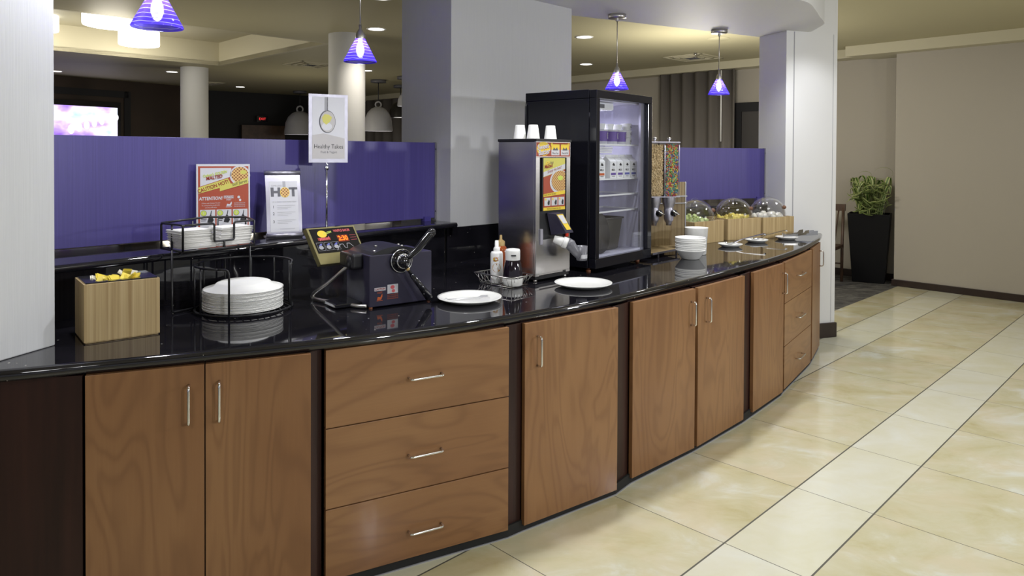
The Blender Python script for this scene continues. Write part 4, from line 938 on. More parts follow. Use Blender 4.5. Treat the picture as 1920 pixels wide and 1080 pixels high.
# arched top cover
n = 14; vs = []; 
for j, yy in enumerate((0.004, dp - 0.004)):
    for i in range(n + 1):
        s = i / n; x = 0.01 + s * 0.235; zz = h - 0.012 + 0.030 * math.sin(PI * min(1, s * 1.0)) ** 0.7; vs.append((x, yy, zz))
vs += [(0.01, 0.004, h - 0.03), (0.245, 0.004, h - 0.03), (0.245, dp - 0.004, h - 0.03), (0.01, dp - 0.004, h - 0.03)]
fs = [(i, i + 1, n + 2 + i, n + 1 + i) for i in range(n)] + [tuple(range(n, -1, -1)) + (30, 31), tuple(range(n + 1, 2 * n + 2)) + (32, 33)]
m.add(vs, fs, 0, False); m.build('top_cover', 'black', t)
for x, yy in ((0.035, 0.03), (0.075, 0.10), (0.165, 0.03), (0.185, 0.10)):
    m = MB(); s = (x - 0.01) / 0.235; m.sph((x, yy, h - 0.011 + 0.030 * math.sin(PI * s) ** 0.7), 0.007, 0.007, 0.004, 0, 12, 6); m.build('rivet', 'nickel', t)
m = MB(); m.box(-0.05, 0.0, 0.06, 0.20, h - 0.075, h - 0.008); m.build('hinge_block', 'black', t, 0.012, 4)
m = MB(); m.M = Matrix.Translation((0, 0.10, h - 0.048)) @ Matrix.Rotation(R(-90), 4, 'Y'); m.lathe([(0.0001, 0.058), (0.014, 0.058), (0.030, 0.05), (0.034, 0.03), (0.034, 0.0)], 24); m.build('pivot_knob', 'black', t)
# hub and handles
hx, hz = 0.143, 0.192
m = MB(); m.M = Matrix.Translation((hx, 0, hz)) @ Matrix.Rotation(R(90), 4, 'X'); m.lathe([(0.048, 0.0), (0.048, 0.006), (0.040, 0.012), (0.030, 0.014), (0.028, 0.034), (0.018, 0.046), (0.0001, 0.048)], 28)
m.build('hub', 'blackgloss', t)
m = MB(); m.M = Matrix.Translation((hx, 0, hz)) @ Matrix.Rotation(R(90), 4, 'X'); m.torus((0, 0, 0.030), 0.029, 0.004, None, 0, 24, 8); m.torus((0, 0, 0.012), 0.049, 0.003, None, 0, 28, 6)
m.tube([(-0.018, 0.02, 0.035), (0.005, 0.03, 0.05), (0.022, 0.012, 0.035)], 0.0022); m.build('hub_spring', 'chrome', t)
m = MB(); m.tube(catmull([(hx + 0.012, -0.035, hz + 0.012), (0.195, -0.045, 0.235), (0.225, -0.05, 0.268), (0.262, -0.055, 0.308)], 4), 0.012, 12, rs=[0.010, 0.012, 0.014, 0.015, 0.016, 0.0165, 0.017, 0.0175, 0.018, 0.0185, 0.018, 0.019, 0.019]); m.sph((0.264, -0.055, 0.310), 0.0195, 0.0195, 0.0195); m.build('upper_handle', 'blackgloss', t)
m = MB(); m.tube([(hx + 0.008, -0.035, hz - 0.02), (0.172, -0.045, 0.135)], 0.007, 10, 0); m.tube([(0.155, -0.040, 0.162), (0.160, -0.042, 0.155)], 0.0085, 10, 1); m.tube([(0.172, -0.045, 0.135), (0.21, -0.055, 0.085), (0.246, -0.062, 0.034)], 0.014, 12, 0, rs=[0.010, 0.0135, 0.0165]); m.sph((0.247, -0.062, 0.033), 0.0165); m.build('lower_handle', ['blackgloss', 'tan'], t)
# front stickers
m = MB(); y = -0.0006
m.rect(0.022, 0.074, 0.072, 0.086, y, 0); m.text('CAUTION', 0.048, 0.079, 0.0125, y - 0.0003, 1, 0, 0, 0.85, bold=0.03); m.text('HOT', 0.047, 0.064, 0.011, y, 2)
m.poly([(0.034, 0.034), (0.037, 0.047), (0.049, 0.045), (0.058, 0.060), (0.059, 0.048), (0.053, 0.035)], y, 2); m.rect(0.032, 0.060, 0.030, 0.032, y, 2)
m.rect(0.082, 0.132, 0.056, 0.094, y, 0); m.ell(0.106, 0.082, 0.010, 0.008, y - 0.0003, 3); m.ell(0.110, 0.066, 0.008, 0.007, y - 0.0003, 3)
for i in range(3): m.text('CAUTION SURFACES VERY HOT', 0.107, 0.050 - 0.008 * i, 0.0065, y, 2, 0, 0, 0.55)
m.build('warning_sticker', ['card', 'redink', 'orange', 'pinkink'], t)
for x, yy in ((0.01, 0.01), (w - 0.01, 0.01), (0.01, dp - 0.01), (w - 0.01, dp - 0.01)):
    m = MB(); m.lathe([(0.008, 0.0), (0.008, 0.007)], 12, (x, yy, 0)); m.build('foot', 'rub', t)
# base tube frame (world coords converted to local)
Ti = (Matrix.Translation((-0.592, 2.957, 0.9005)) @ Matrix.Rotation(R(WD), 4, 'Z')).inverted()
def wl(pts): return [tuple(Ti @ Vector(p)) for p in pts]
loop = [(-0.655, 3.08, 1.09), (-0.715, 3.08, 1.055), (-0.80, 3.10, 0.985), (-0.868, 3.13, 0.935), (-0.880, 3.14, 0.912), (-0.845, 3.10, 0.910), (-0.74, 3.03, 0.910), (-0.65, 2.975, 0.910), (-0.605, 2.965, 0.911)]
m = MB(); m.tube(wl(catmull(loop, 5)), 0.0085, 12); m.build('stand_tube', 'nickel', t)
m = MB(); m.box(-0.12, 0.0, 0.07, 0.19, 0.004, 0.020); m.build('drip_tray', 'blackgloss', t, 0.003)
# tilted control display as sub-tree
c = bpy.data.objects.new('control_display', None)
m = MB(); wdp, hdp = 0.235, 0.175
# local tilted frame: origin bottom-left
A = Vector((-0.835, 3.105, 1.062)); B = Vector((-0.655, 3.262, 1.062)); U = (B - A).normalized(); back = Vector((-U.y, U.x, 0)); Vv = (Vector((0, 0, 1)) * math.cos(R(24)) + back * math.sin(R(24)) - U * 0.22).normalized(); Nn = U.cross(Vv).normalized()
MM = Matrix(((U.x, -Nn.x, Vv.x, A.x), (U.y, -Nn.y, Vv.y, A.y), (U.z, -Nn.z, Vv.z, A.z), (0, 0, 0, 1)))
m.M = Ti @ MM; m.box(0, wdp, 0.0, 0.035, 0, hdp); disp = m.build('control_display', 'gold', t, 0.002)
m = MB(); m.M = Ti @ MM; y = -0.0006
m.rect(0.010, wdp - 0.008, 0.052, hdp - 0.006, y, 0); y -= 0.0004
m.ell(0.063, 0.143, 0.022, 0.017, y, 1); m.text('GOLDEN', 0.090, 0.147, 0.013, y - 0.0003, 2, R(12), 0.2, 0.8, bold=0.03); m.rect(0.034, 0.094, 0.112, 0.126, y - 0.0002, 3); m.text('Malted', 0.066, 0.120, 0.020, y - 0.0005, 4, R(8), 0.2, 0.9, bold=0.03)
m.text('WAFFLE BAKER', 0.163, 0.154, 0.0165, y, 5, 0, 0, 0.72, bold=0.02)
m.rect(0.128, 0.182, 0.100, 0.133, y, 6); m.text('2:30', 0.155, 0.116, 0.032, y - 0.0004, 7, 0, 0, 0.85, bold=0.03)
for i in range(3):
    x = 0.018 + 0.037 * i; m.rect(x, x + 0.033, 0.064, 0.103, y, 8); m.rect(x + 0.001, x + 0.032, 0.065, 0.102, y - 0.0002, 0); m.ell(x + 0.016, 0.079, 0.011, 0.009, y - 0.0004, 8); m.poly([(x + 0.006, 0.088), (x + 0.020, 0.098), (x + 0.027, 0.097), (x + 0.022, 0.088)], y - 0.0005, 9)
for i in range(3): m.rect(0.192, 0.222, 0.128 - 0.011 * i, 0.1292 - 0.011 * i, y, 4)
for pts in ([(0.105, 0.060), (0.130, 0.088), (0.143, 0.088), (0.148, 0.070), (0.158, 0.068), (0.163, 0.090), (0.176, 0.090), (0.190, 0.072)],):
    for a, b in zip(pts[:-1], pts[1:]):
        dx, dz = b[0] - a[0], b[1] - a[1]; l_ = math.hypot(dx, dz); nx, nz = -dz / l_ * 0.0012, dx / l_ * 0.0012
        m.poly([(a[0] - nx, a[1] - nz), (b[0] - nx, b[1] - nz), (b[0] + nx, b[1] + nz), (a[0] + nx, a[1] + nz)], y - 0.0004, 8)
m.build('display_face', ['blackgloss', 'ylw2', 'lime', 'redink', 'pinkink', 'pinkink', 'ledback', 'led', 'paleink', 'blueink'], disp)

# ================================================================== RIM PLATES ON THE COUNTER
def rplate(x, y, r, z, label, group=None):
    m = MB(); m.lathe([(0.0001, 0.004), (r * 0.62, 0.004), (r * 0.70, 0.007), (r * 0.92, 0.019), (r, 0.022), (r, 0.019), (r * 0.93, 0.015), (r * 0.72, 0.002), (r * 0.62, 0.0), (0.0001, 0.0)], 56)
    o = m.build('plate', 'porcelain'); o.location = (x, y, z); tag(o, label, 'plate', group); return o
rplate(-0.185, 3.135, 0.142, 0.9005, 'white plate holding small steel tongs beside the waffle maker')
rplate(0.355, 3.50, 0.142, 0.9005, 'empty white plate in front of the batter machine')
def tongs(loc, deg, L, label, wd=0.016, name='serving_tongs', up=0.0, spread=0.018):
    t = thing(name, label, 'tongs', loc, deg)
    for s in (-1, 1):
        m = MB(); n = 12; vs = []
        for i in range(n + 1):
            u = i / n; y = s * (0.004 + spread * math.sin(PI * min(1, u * 1.0) * 0.62)); ww = wd / 2 * (0.6 + 0.6 * (u > 0.8)); z0 = up * u
            vs += [(u * L, y - 0.0008, z0 - 0 + 0.0), (u * L, y + 0.0008, z0), (u * L, y + 0.0008, z0 + ww * 1.6), (u * L, y - 0.0008, z0 + ww * 1.6)]
        fs = []
        for i in range(n): 
            for k in range(4): fs.append((4 * i + k, 4 * i + (k + 1) % 4, 4 * i + 4 + (k + 1) % 4, 4 * i + 4 + k))
        fs += [(0, 3, 2, 1), (4 * n, 4 * n + 1, 4 * n + 2, 4 * n + 3)]
        m.add(vs, fs, 0, False); m.build('tong_arm', 'chrome', t)
    m = MB(); m.lathe([(0.0055, 0), (0.0055, wd * 0.8)], 12, (0.0, 0, 0)); m.build('hinge', 'chrome', t)
    return t
tongs((-0.285, 3.10, 0.9068), 12, 0.19, 'small steel tongs lying on the plate beside the waffle maker')

# ================================================================== BASKET WITH BOTTLES
F_, L_, R_, B_ = Vector((0.0, 3.405)), Vector((-0.188, 3.590)), Vector((0.108, 3.525)), Vector((-0.075, 3.705))
cc = (F_ + L_ + R_ + B_) / 4
t = thing('wire_basket', 'small silver wire basket holding three syrup bottles', 'basket', (cc.x, cc.y, 0.9005), 0)
def lc(p, z, k=1.0): q = (p - cc) * k; return (q.x, q.y, z)
m = MB(); m.tube([lc(p, 0.052) for p in (F_, R_, B_, L_)], 0.0028, closed=True); m.build('rim', 'nickel', t)
m = MB(); kk = 0.80; m.tube([lc(p, 0.003, kk) for p in (F_, R_, B_, L_)], 0.002, closed=True)
for a, b in ((F_, R_), (R_, B_), (B_, L_), (L_, F_)):
    N = 7
    for i in range(N):
        p = a + (b - a) * ((i + 0.0) / N); q = a + (b - a) * ((i + 0.9) / N); m.tube([lc(p, 0.052), lc(q, 0.003, kk)], 0.0013, 6)
    m.tube([lc(a + (b - a) * .33, 0.052), lc(a + (b - a) * .33, 0.003, kk)], 0.0013, 6); m.tube([lc(a + (b - a) * .66, 0.052), lc(a + (b - a) * .66, 0.003, kk)], 0.0013, 6)
for s in (.2, .4, .6, .8): m.tube([lc(F_ + (R_ - F_) * s, 0.003, kk), lc(L_ + (B_ - L_) * s, 0.003, kk)], 0.0015, 6)
m.build('wire_body', 'nickel', t)
zb0 = 0.9060
# white spray bottle
t = thing('butter_spray_bottle', 'white pump spray bottle with a waffle picture in the wire basket', 'bottle', (-0.0745, 3.555, zb0), 0)
m = MB(); m.lathe([(0.0001, 0), (0.029, 0), (0.031, 0.004), (0.031, 0.148), (0.027, 0.157), (0.013, 0.160)], 32); m.build('bottle_body', 'white', t)
m = MB(); m.lathe([(0.0165, 0.157), (0.0165, 0.172), (0.014, 0.178), (0.010, 0.182), (0.009, 0.212), (0.0001, 0.214)], 24); m.build('spray_cap', 'white', t)
m = MB()
def cyl_art(mm, r, deg0):
    out = []
    for (x, y, z) in mm.v:
        a = x / r + R(deg0); rr = r - y; out.append((rr * math.cos(a), rr * math.sin(a), z))
    mm.v = out
m.ell(-0.006, 0.122, 0.012, 0.012, -0.0006, 1, 20); m.text('Golden', -0.004, 0.128, 0.010, -0.0010, 2, R(12), 0.2, 0.9, bold=0.02); m.text('Malted', -0.003, 0.116, 0.011, -0.0010, 3, R(10), 0.2, 0.9, bold=0.02)
m.ell(0.0, 0.080, 0.022, 0.022, -0.0006, 0, 28); m.ell(-0.003, 0.086, 0.008, 0.008, -0.0010, 4, 16)
m.rect(-0.028, 0.028, 0.008, 0.036, -0.0006, 3)
cyl_art(m, 0.031, -90); m.build('bottle_label', ['waffle', 'ylw2', 'orange', 'redink', 'foam'], t)
# orange syrup bottle
t = thing('amber_syrup_bottle', 'amber syrup bottle with a tan spout behind the white bottle', 'bottle', (-0.055, 3.622, zb0), 0)
m = MB(); m.lathe([(0.0001, 0), (0.033, 0), (0.036, 0.005), (0.036, 0.13), (0.035, 0.15), (0.028, 0.172), (0.019, 0.180)], 32); m.build('bottle_body', 'amber', t)
m = MB(); m.lathe([(0.021, 0.178), (0.021, 0.200), (0.016, 0.204), (0.007, 0.210), (0.006, 0.232), (0.0001, 0.233)], 24); m.build('spout_cap', 'tan', t)
# dark syrup pourer
t = thing('syrup_pourer', 'dark syrup pourer with a white lid in the wire basket', 'bottle', (0.006, 3.490, zb0), 0)
m = MB(); m.lathe([(0.0001, 0), (0.045, 0), (0.049, 0.006), (0.050, 0.030), (0.0495, 0.038)], 36); m.build('pourer_base', 'porcelain', t)
m = MB(); m.lathe([(0.0495, 0.038), (0.049, 0.055), (0.045, 0.085), (0.038, 0.115), (0.034, 0.128)], 36); m.build('syrup_body', 'syrup', t)
m = MB(); m.lathe([(0.036, 0.126), (0.0365, 0.150), (0.0365, 0.170), (0.034, 0.178), (0.015, 0.181), (0.0001, 0.181)], 36); m.box(-0.008, 0.016, -0.040, -0.033, 0.148, 0.154, 1); m.build('pourer_lid', ['white', 'ink'], t, 0)

# ================================================================== BATTER DISPENSER
DD = 46.5
t = thing('batter_dispenser', 'tall stainless steel waffle batter dispenser with printed front', 'dispenser', (0.121, 3.589, 0.9005), DD)
w, dp, h = 0.276, 0.265, 0.728
m = MB(); m.box(0, w, 0.012, dp, 0.028, h - 0.012); m.build('steel_body', 'steel', t, 0.002)
m = MB(); m.box(-0.004, w + 0.004, -0.006, dp + 0.004, h - 0.012, h + 0.002); m.build('lid', 'black', t, 0.002)
m = MB(); m.box(0.0, w, 0.0, 0.012, 0.635, h - 0.012); m.build('header_panel', 'steel', t)
m = MB(); y = -0.0008
m.rect(0.002, w - 0.004, 0.640, h - 0.016, y, 0); m.ell(0.058, 0.679, 0.053, 0.036, y - .0004, 1, 30); m.text('Sweet', 0.054, 0.690, 0.036, y - .0009, 2, R(8), .15, 1, bold=.03); m.text('Batter', 0.062, 0.662, 0.036, y - .0009, 2, R(8), .15, 1, bold=.03); m.text('Sweet', 0.0555, 0.6885, 0.036, y - .0007, 3, R(8), .15, 1, bold=.05); m.text('Batter', 0.0635, 0.6605, 0.036, y - .0007, 3, R(8), .15, 1, bold=.05)
for x in (0.118, 0.196):
    m.rect(x, x + 0.066, 0.646, 0.704, y - .0004, 4); m.rect(x, x + 0.066, 0.676, 0.704, y - .0006, 1); m.poly([(x + 0.012, 0.672), (x + 0.02, 0.688), (x + 0.033, 0.678), (x + 0.046, 0.688), (x + 0.054, 0.672)], y - .0008, 5); m.text('Place Cup' if x < .15 else 'Push & Fill', x + 0.033, 0.657, 0.014, y - .0008, 6, 0, 0, .85)
    m.ell(x + (0.004 if x < .15 else 0.062), 0.702, 0.009, 0.009, y - .001, 1)
m.build('header_print', ['red', 'ylw2', 'card', 'redink', 'card', 'grayink', 'ink'], t)
# side posts
for x0, x1 in ((0.0, 0.030), (w - 0.032, w)):
    m = MB(); m.box(x0, x1, 0.0, 0.012, 0.028, 0.635); m.build('side_post', 'steel', t, 0.001)
m = MB(); m.box(0.030, w - 0.032, 0.006, 0.0125, 0.215, 0.635); m.build('recess_back', 'black', t)
m = MB(); m.box(0.045, w - 0.045, -0.004, 0.008, 0.36, 0.636); m.build('front_board', 'black', t, 0.001)
m = MB(); y = -0.0052; x0, x1 = 0.052, w - 0.050
m.rect(x0, x1, 0.362, 0.632, y, 1)
m.poly([(x0, 0.535), (x0, 0.560), (x1, 0.602), (x1, 0.575)], y - .0004, 2); m.poly([(x0, 0.362), (x0, 0.533), (x1, 0.573), (x1, 0.362)], y - .0003, 0)
m.ell(0.088, 0.601, 0.020, 0.014, y - .0006, 3); m.text('Golden', 0.104, 0.606, 0.022, y - .0008, 4, R(10), .2, .85, bold=.02); m.text('Malted', 0.092, 0.590, 0.026, y - .0009, 5, R(8), .2, .9, bold=.03)
m.text('Simply the best!', 0.140, 0.572, 0.021, y - .0008, 5, R(13), .3, .85)
cl = lambda P: [(min(max(a, x0), x1), b) for a, b in P]
m.poly(cl([(0.182 + 0.080 * math.cos(2 * PI * i / 32), 0.508 + 0.062 * math.sin(2 * PI * i / 32)) for i in range(32)]), y - .0006, 2); m.poly(cl([(0.186 + 0.070 * math.cos(2 * PI * i / 32), 0.512 + 0.054 * math.sin(2 * PI * i / 32)) for i in range(32)]), y - .0010, 6); m.ell(0.186, 0.528, 0.022, 0.013, y - .0014, 7)
m.poly([(x0, 0.433), (x0, 0.447), (x1, 0.463), (x1, 0.444)], y - .0012, 3); m.text('MADE FROM THE BEST', 0.105, 0.444, 0.012, y - .0015, 8, R(4), .1, .8)
m.rect(x0, x1, 0.362, 0.378, y - .0008, 3); m.text('INSTRUCTIONS FOR USE', 0.135, 0.370, 0.010, y - .0012, 8)
for i in range(3): x = x0 + 0.008 + i * 0.056; m.rect(x, x + 0.048, 0.386, 0.428, y - .0008, 2); m.poly([(x + .028, .390), (x + .024, .402), (x + .034, .418), (x + .042, .410), (x + .040, .390)], y - .0012, 8); m.ell(x + .010, .420, .006, .006, y - .0012, 3)
m.build('front_print', ['red', 'yellow', 'card', 'ylw2', 'gold', 'redink', 'waffle', 'lime', 'ink'], t)
# chute, nozzle, cup
m = MB(); m.add([(0.085, 0.0, 0.350), (0.175, 0.0, 0.350), (0.205, 0.0, 0.232), (0.120, 0.0, 0.232), (0.105, -0.045, 0.345), (0.165, -0.045, 0.345), (0.215, -0.075, 0.245), (0.155, -0.075, 0.245)], [(4, 5, 6, 7), (0, 4, 7, 3), (5, 1, 2, 6), (0, 1, 5, 4), (7, 6, 2, 3), (0, 3, 2, 1)]); m.build('chute', 'blacksteel', t, 0.002)
m = MB(); m.add([(0.110, -0.0465, 0.342), (0.160, -0.0465, 0.342), (0.198, -0.071, 0.262), (0.162, -0.071, 0.262)], [(0, 1, 2, 3)], 0); m.add([(0.116, -0.048, 0.338), (0.156, -0.048, 0.338), (0.178, -0.062, 0.295), (0.146, -0.062, 0.295)], [(0, 1, 2, 3)], 1); m.build('chute_label', ['ylw2', 'card'], t)
m = MB(); m.box(0.03, 0.05, -0.008, 0.008, 0.19, 0.27); m.build('side_latch', 'alu', t, 0.002)
m = MB(); m.tube([(0.120, -0.02, 0.215), (0.160, -0.065, 0.195)], 0.024, 20, rs=[0.019, 0.027]); m.tube([(0.150, -0.055, 0.200), (0.168, -0.075, 0.190)], 0.030, 20, rs=[0.029, 0.029]); m.build('nozzle_collar', 'white', t)
m = MB(); m.tube([(0.166, -0.073, 0.192), (0.176, -0.084, 0.186), (0.196, -0.10, 0.150), (0.215, -0.11, 0.125)], 0.024, 20, rs=[0.031, 0.029, 0.022, 0.018]); m.build('nozzle_elbow', 'greyplastic', t)
m = MB(); m.lathe([(0.0001, 0.100), (0.026, 0.100), (0.028, 0.104), (0.030, 0.175), (0.027, 0.175), (0.0255, 0.108), (0.0001, 0.108)], 24, (0.245, -0.105, 0)); m.build('nozzle_cup', 'greyplastic', t)
m = MB(); m.lathe([(0.0288, 0.112), (0.0292, 0.132)], 12, (0.245, -0.105, 0), 0, True, R(-150), R(-60)); m.build('cup_label', 'card', t)
m = MB(); m.box(0.232, 0.252, -0.012, 0.0, 0.215, 0.262); m.build('red_switch', [plain('red_plastic', (0.6, 0.03, 0.01), 0.3)], t, 0.003)
m = MB(); m.box(0.002, w - 0.002, -0.0015, 0.012, 0.040, 0.214); m.build('lower_steel_panel', 'steel', t, 0.001)
m = MB(); m.box(0.004, w - 0.004, 0.004, dp - 0.01, 0.012, 0.028); m.build('base_plate', 'black', t)
for x, yy in ((0.02, 0.02), (w - 0.02, 0.02), (0.02, dp - 0.03), (w - 0.02, dp - 0.03)):
    m = MB(); m.lathe([(0.009, 0.0), (0.012, 0.004), (0.007, 0.012)], 14, (x, yy, 0)); m.build('foot', 'nickel', t)
CUP = [(0.0001, 0.074), (0.0225, 0.074), (0.0245, 0.072), (0.034, 0.003), (0.036, 0.0), (0.033, 0.001), (0.0235, 0.070), (0.0001, 0.0715)]
for i, (x, y, l) in enumerate(((0.041, 3.735, 'upside-down foam cup at the back corner on the batter dispenser'), (0.110, 3.705, 'middle upside-down foam cup on the batter dispenser'), (0.205, 3.805, 'upside-down foam cup on the batter dispenser, closest to the fridge'))):
    m = MB(); m.lathe(CUP, 32); o = m.build('foam_cup', 'foam'); o.location = (x, y, 1.6310); tag(o, l, 'cup', 'upside-down foam cups')

# ================================================================== DISPLAY FRIDGE
FD = 50.0; FX, FY = 0.460, 3.873; fz = 0.9005
t = thing('display_fridge', 'tall black glass door countertop fridge stocked with yogurt and milk', 'fridge', (FX, FY, fz), FD)
w, dp, h = 0.616, 0.50, 1.010
y0 = 0.052  # body starts behind door
TH = 0.020
m = MB(); m.box(0, w, y0, dp, 0.022, 0.075); m.box(0, w, y0, dp, h - 0.05, h); m.box(0, TH, y0, dp, 0.075, h - 0.05); m.box(w - TH, w, y0, dp, 0.075, h - 0.05); m.box(TH, w - TH, dp - TH, dp, 0.075, h - 0.05)
m.build('fridge_body', 'blackgloss', t, 0.004)
m = MB(); i0, i1 = TH, w - TH; e = 0.004
m.box(i0, i1, y0 + .004, dp - TH, 0.075, 0.075 + e); m.box(i0, i1, y0 + .004, dp - TH, h - 0.05 - e, h - 0.05); m.box(i0, i0 + e, y0 + .004, dp - TH, 0.079, h - 0.054); m.box(i1 - e, i1, y0 + .004, dp - TH, 0.079, h - 0.054); m.box(i0, i1, dp - TH - e, dp - TH, 0.079, h - 0.054); m.build('inner_liner', 'lined', t)
m = MB(); m.box(0.55, 0.63, 0.15, 0.19, h, h + 0.010); m.build('top_hinge', 'black', t)
z0, z1 = 0.024, h - 0.004; fl, fr_, fb, ft = 0.034, 0.048, 0.055, 0.045
m = MB(); m.box(0, w, 0.0, y0 - 0.006, z0, z0 + fb); m.box(0, w, 0, y0 - 0.006, z1 - ft, z1); m.box(0, fl, 0, y0 - 0.006, z0 + fb, z1 - ft); m.box(w - fr_, w, 0, y0 - 0.006, z0 + fb, z1 - ft); door = m.build('door', 'blackgloss', t, 0.003)
m = MB(); m.box(fl, w - fr_, 0.018, 0.024, z0 + fb, z1 - ft); m.build('glass_pane', 'glass', door)
m = MB(); m.box(w - fr_ - 0.045, w - fr_, 0.026, 0.040, z0 + fb, z1 - ft); m.build('inner_frame', 'alu', door)
m = MB(); m.box(fl, w - fr_, 0.026, 0.040, z0 + fb, z0 + fb + 0.012); m.build('inner_sill', 'lined', door)
ILX, ILZ = 0.225, 0.945
m = MB(); m.box(0.14, 0.34, 0.10, 0.20, h - 0.10, h - 0.055); m.build('light_housing', 'white', t, 0.012, 4)
m = MB(); m.box(0.17, 0.23, 0.097, 0.0995, h - 0.09, h - 0.068); m.build('light_switch', 'greyplastic', t)
light('fridge_lamp', 'AREA', (0.30, 0.25, h - 0.115), 1.7, (0.86, 0.84, 1.0), 0.16, parent=t)
SH = [0.712, 0.512, 0.418, 0.323]
for i, z in enumerate(SH):
    m = MB(); m.box(i0 + 0.006, i1 - 0.006, 0.080, 0.087, z - 0.008, z + 0.001)
    if i < 2:
        for q in range(27): xx = i0 + 0.012 + q * (i1 - i0 - 0.024) / 26; m.tube([(xx, 0.085, z - 0.0015), (xx, dp - TH - 0.006, z - 0.0015)], 0.0015, 6)
        for yy in (0.20, 0.33, dp - TH - 0.012): m.tube([(i0 + 0.006, yy, z - 0.004), (i1 - 0.006, yy, z - 0.004)], 0.002, 6)
    else: m.box(i0 + 0.006, i1 - 0.006, 0.33, 0.336, z - 0.008, z + 0.001); m.box(i0 + 0.004, i0 + 0.012, 0.08, 0.336, z - 0.008, z); m.box(i1 - 0.012, i1 - 0.004, 0.08, 0.336, z - 0.008, z)
    m.build('shelf', 'white', t)
for x, yy in ((0.04, 0.075), (w - 0.04, 0.075), (0.04, dp - 0.04), (w - 0.04, dp - 0.04)):
    m = MB(); m.lathe([(0.014, 0.0), (0.014, 0.006), (0.009, 0.010), (0.009, 0.024)], 14, (x, yy, 0)); m.build('foot', 'rub', t)
m = MB(); m.tube([(-0.010, dp - 0.01, 0.70), (-0.010, dp - 0.01, 0.93), (-0.002, dp - 0.01, 0.95)], 0.004); m.build('side_handle', 'black', t)
TF = Matrix.Translation((FX, FY, fz)) @ Matrix.Rotation(R(FD), 4, 'Z')
def infridge(x, y, z): p = TF @ Vector((x, y, z)); return (p.x, p.y, p.z)
# milk cartons
def carton(inkmat, label, grp):
    t = thing('milk_carton', label, 'carton', (0, 0, 0), 0, grp); s = 0.070; hb = 0.098
    m = MB(); m.box(0, s, 0, s, 0, hb); m.add([(0, 0, hb), (s, 0, hb), (s, s, hb), (0, s, hb), (0.0, s / 2, hb + 0.030), (s, s / 2, hb + 0.030)], [(0, 1, 5, 4), (2, 3, 4, 5), (1, 2, 5), (3, 0, 4)]); m.box(0, s, s / 2 - 0.001, s / 2 + 0.001, hb + 0.028, hb + 0.040); m.build('carton_body', 'white', t)
    m = MB(); y = -0.0006
    m.rect(0.008, 0.062, 0.018, 0.031, y, 0); m.poly([(0.022, 0.076), (0.032, 0.090), (0.046, 0.084), (0.052, 0.074), (0.038, 0.072)], y, 1); m.text('MILK', 0.035, 0.048, 0.018, y, 1, bold=.02); m.rect(0.016, 0.056, 0.064, 0.066, y, 2); m.rect(0.018, 0.052, 0.009, 0.012, y, 1)
    m.build('carton_print', [inkmat, 'ink', 'paleink'], t); return t
cv = carton('purpleink', 'white milk carton with a violet band on the second fridge shelf', 'violet banded milk cartons')
cb2 = carton('blueink', 'white milk carton with a blue band on the second fridge shelf', 'blue banded milk cartons')
co_ = carton('orange', 'white milk carton with an orange band at the door edge of the second fridge shelf', None)
if 'group' in co_: del co_['group']
zs = SH[1] + 0.0015
cartons = [(co_, 0.058, .096), (cv, 0.180, .096), (None, 0.262, .096), (cb2, 0.345, .096), (None, 0.430, .096)]
put(co_, infridge(0.160, .090, zs), FD); put(cv, infridge(0.285, .090, zs), FD); dup(cv, infridge(0.362, .090, zs), FD); put(cb2, infridge(0.440, .090, zs), FD); dup(cb2, infridge(0.517, .090, zs), FD)
for i, x in enumerate((0.13, 0.21, 0.29, 0.37, 0.455)):
    for k in range(2): dup(cv, infridge(x + 0.03 + 0.012 * k, .172 + .080 * k, zs), FD, 'white milk carton standing behind the front row on the second fridge shelf', 'milk cartons behind the front row')
# yogurt tubs
def tub(body, label, grp, r=0.044, h=0.084, art=True):
    t = thing('yogurt_tub', label, 'yogurt tub', (0, 0, 0), 0, grp)
    m = MB(); m.lathe([(0.0001, 0), (r * .84, 0), (r * .86, 0.002), (r, h - 0.006), (r + .0012, h - .004), (r + .0012, h), (0.0001, h)], 30); m.build('tub_body', body, t)
    if art:
        m = MB(); m.lathe([(r * .912, 0.016), (r * 1.006, h - 0.010)], 30); m.build('tub_label', 'purpleink', t)
        m = MB(); m.ell(0, 0.048, 0.014, 0.020, -.0008, 0); m.text('C', 0, 0.048, 0.034, -.0014, 1, bold=.02); cyl_art(m, r, -70); m.build('tub_logo', ['card', 'purpleink'], t)
    return t
zs = SH[0] + 0.0015
yt = tub('card', 'violet labelled yogurt tub on the top fridge shelf', 'violet yogurt tubs'); put(yt, infridge(0.255, .140, zs), FD)
for x in (0.350, 0.445): dup(yt, infridge(x, .130, zs), FD)
yb = tub('foam', 'plain pale yogurt tub stacked on the violet tubs in the fridge', 'pale yogurt tubs on the violet ones', .034, .034, False); put(yb, infridge(0.258, .150, zs + .085), FD)
for x in (0.352, 0.447): dup(yb, infridge(x, .150, zs + .085), FD)
wt = tub('white', 'small white lettered tub in a short stack on the top fridge shelf', 'small white lettered tubs', .033, .042, False)
m = MB(); m.text('Cho', 0, 0.022, 0.020, -.0010, 0); cyl_art(m, .033, -70); m.build('tub_logo', ['ink'], wt); put(wt, infridge(0.535, .135, zs), FD)
for k in (1, 2): dup(wt, infridge(0.535, .135, zs + .043 * k), FD)
m = MB()
for k in range(4): m.box(-.07 - .003 * k, .07 + .003 * k, -.05, .05, .010 * k, .010 * k + .007)
o = m.build('woven_basket', 'white'); put(o, infridge(0.240, .145, SH[0] - .052), FD); tag(o, 'small white ribbed tray hanging under the top fridge shelf', 'tray')
t2 = thing('storage_tub', 'smoky grey plastic tub at the bottom of the fridge', 'tub', infridge(0.190, .125, .0796), FD)
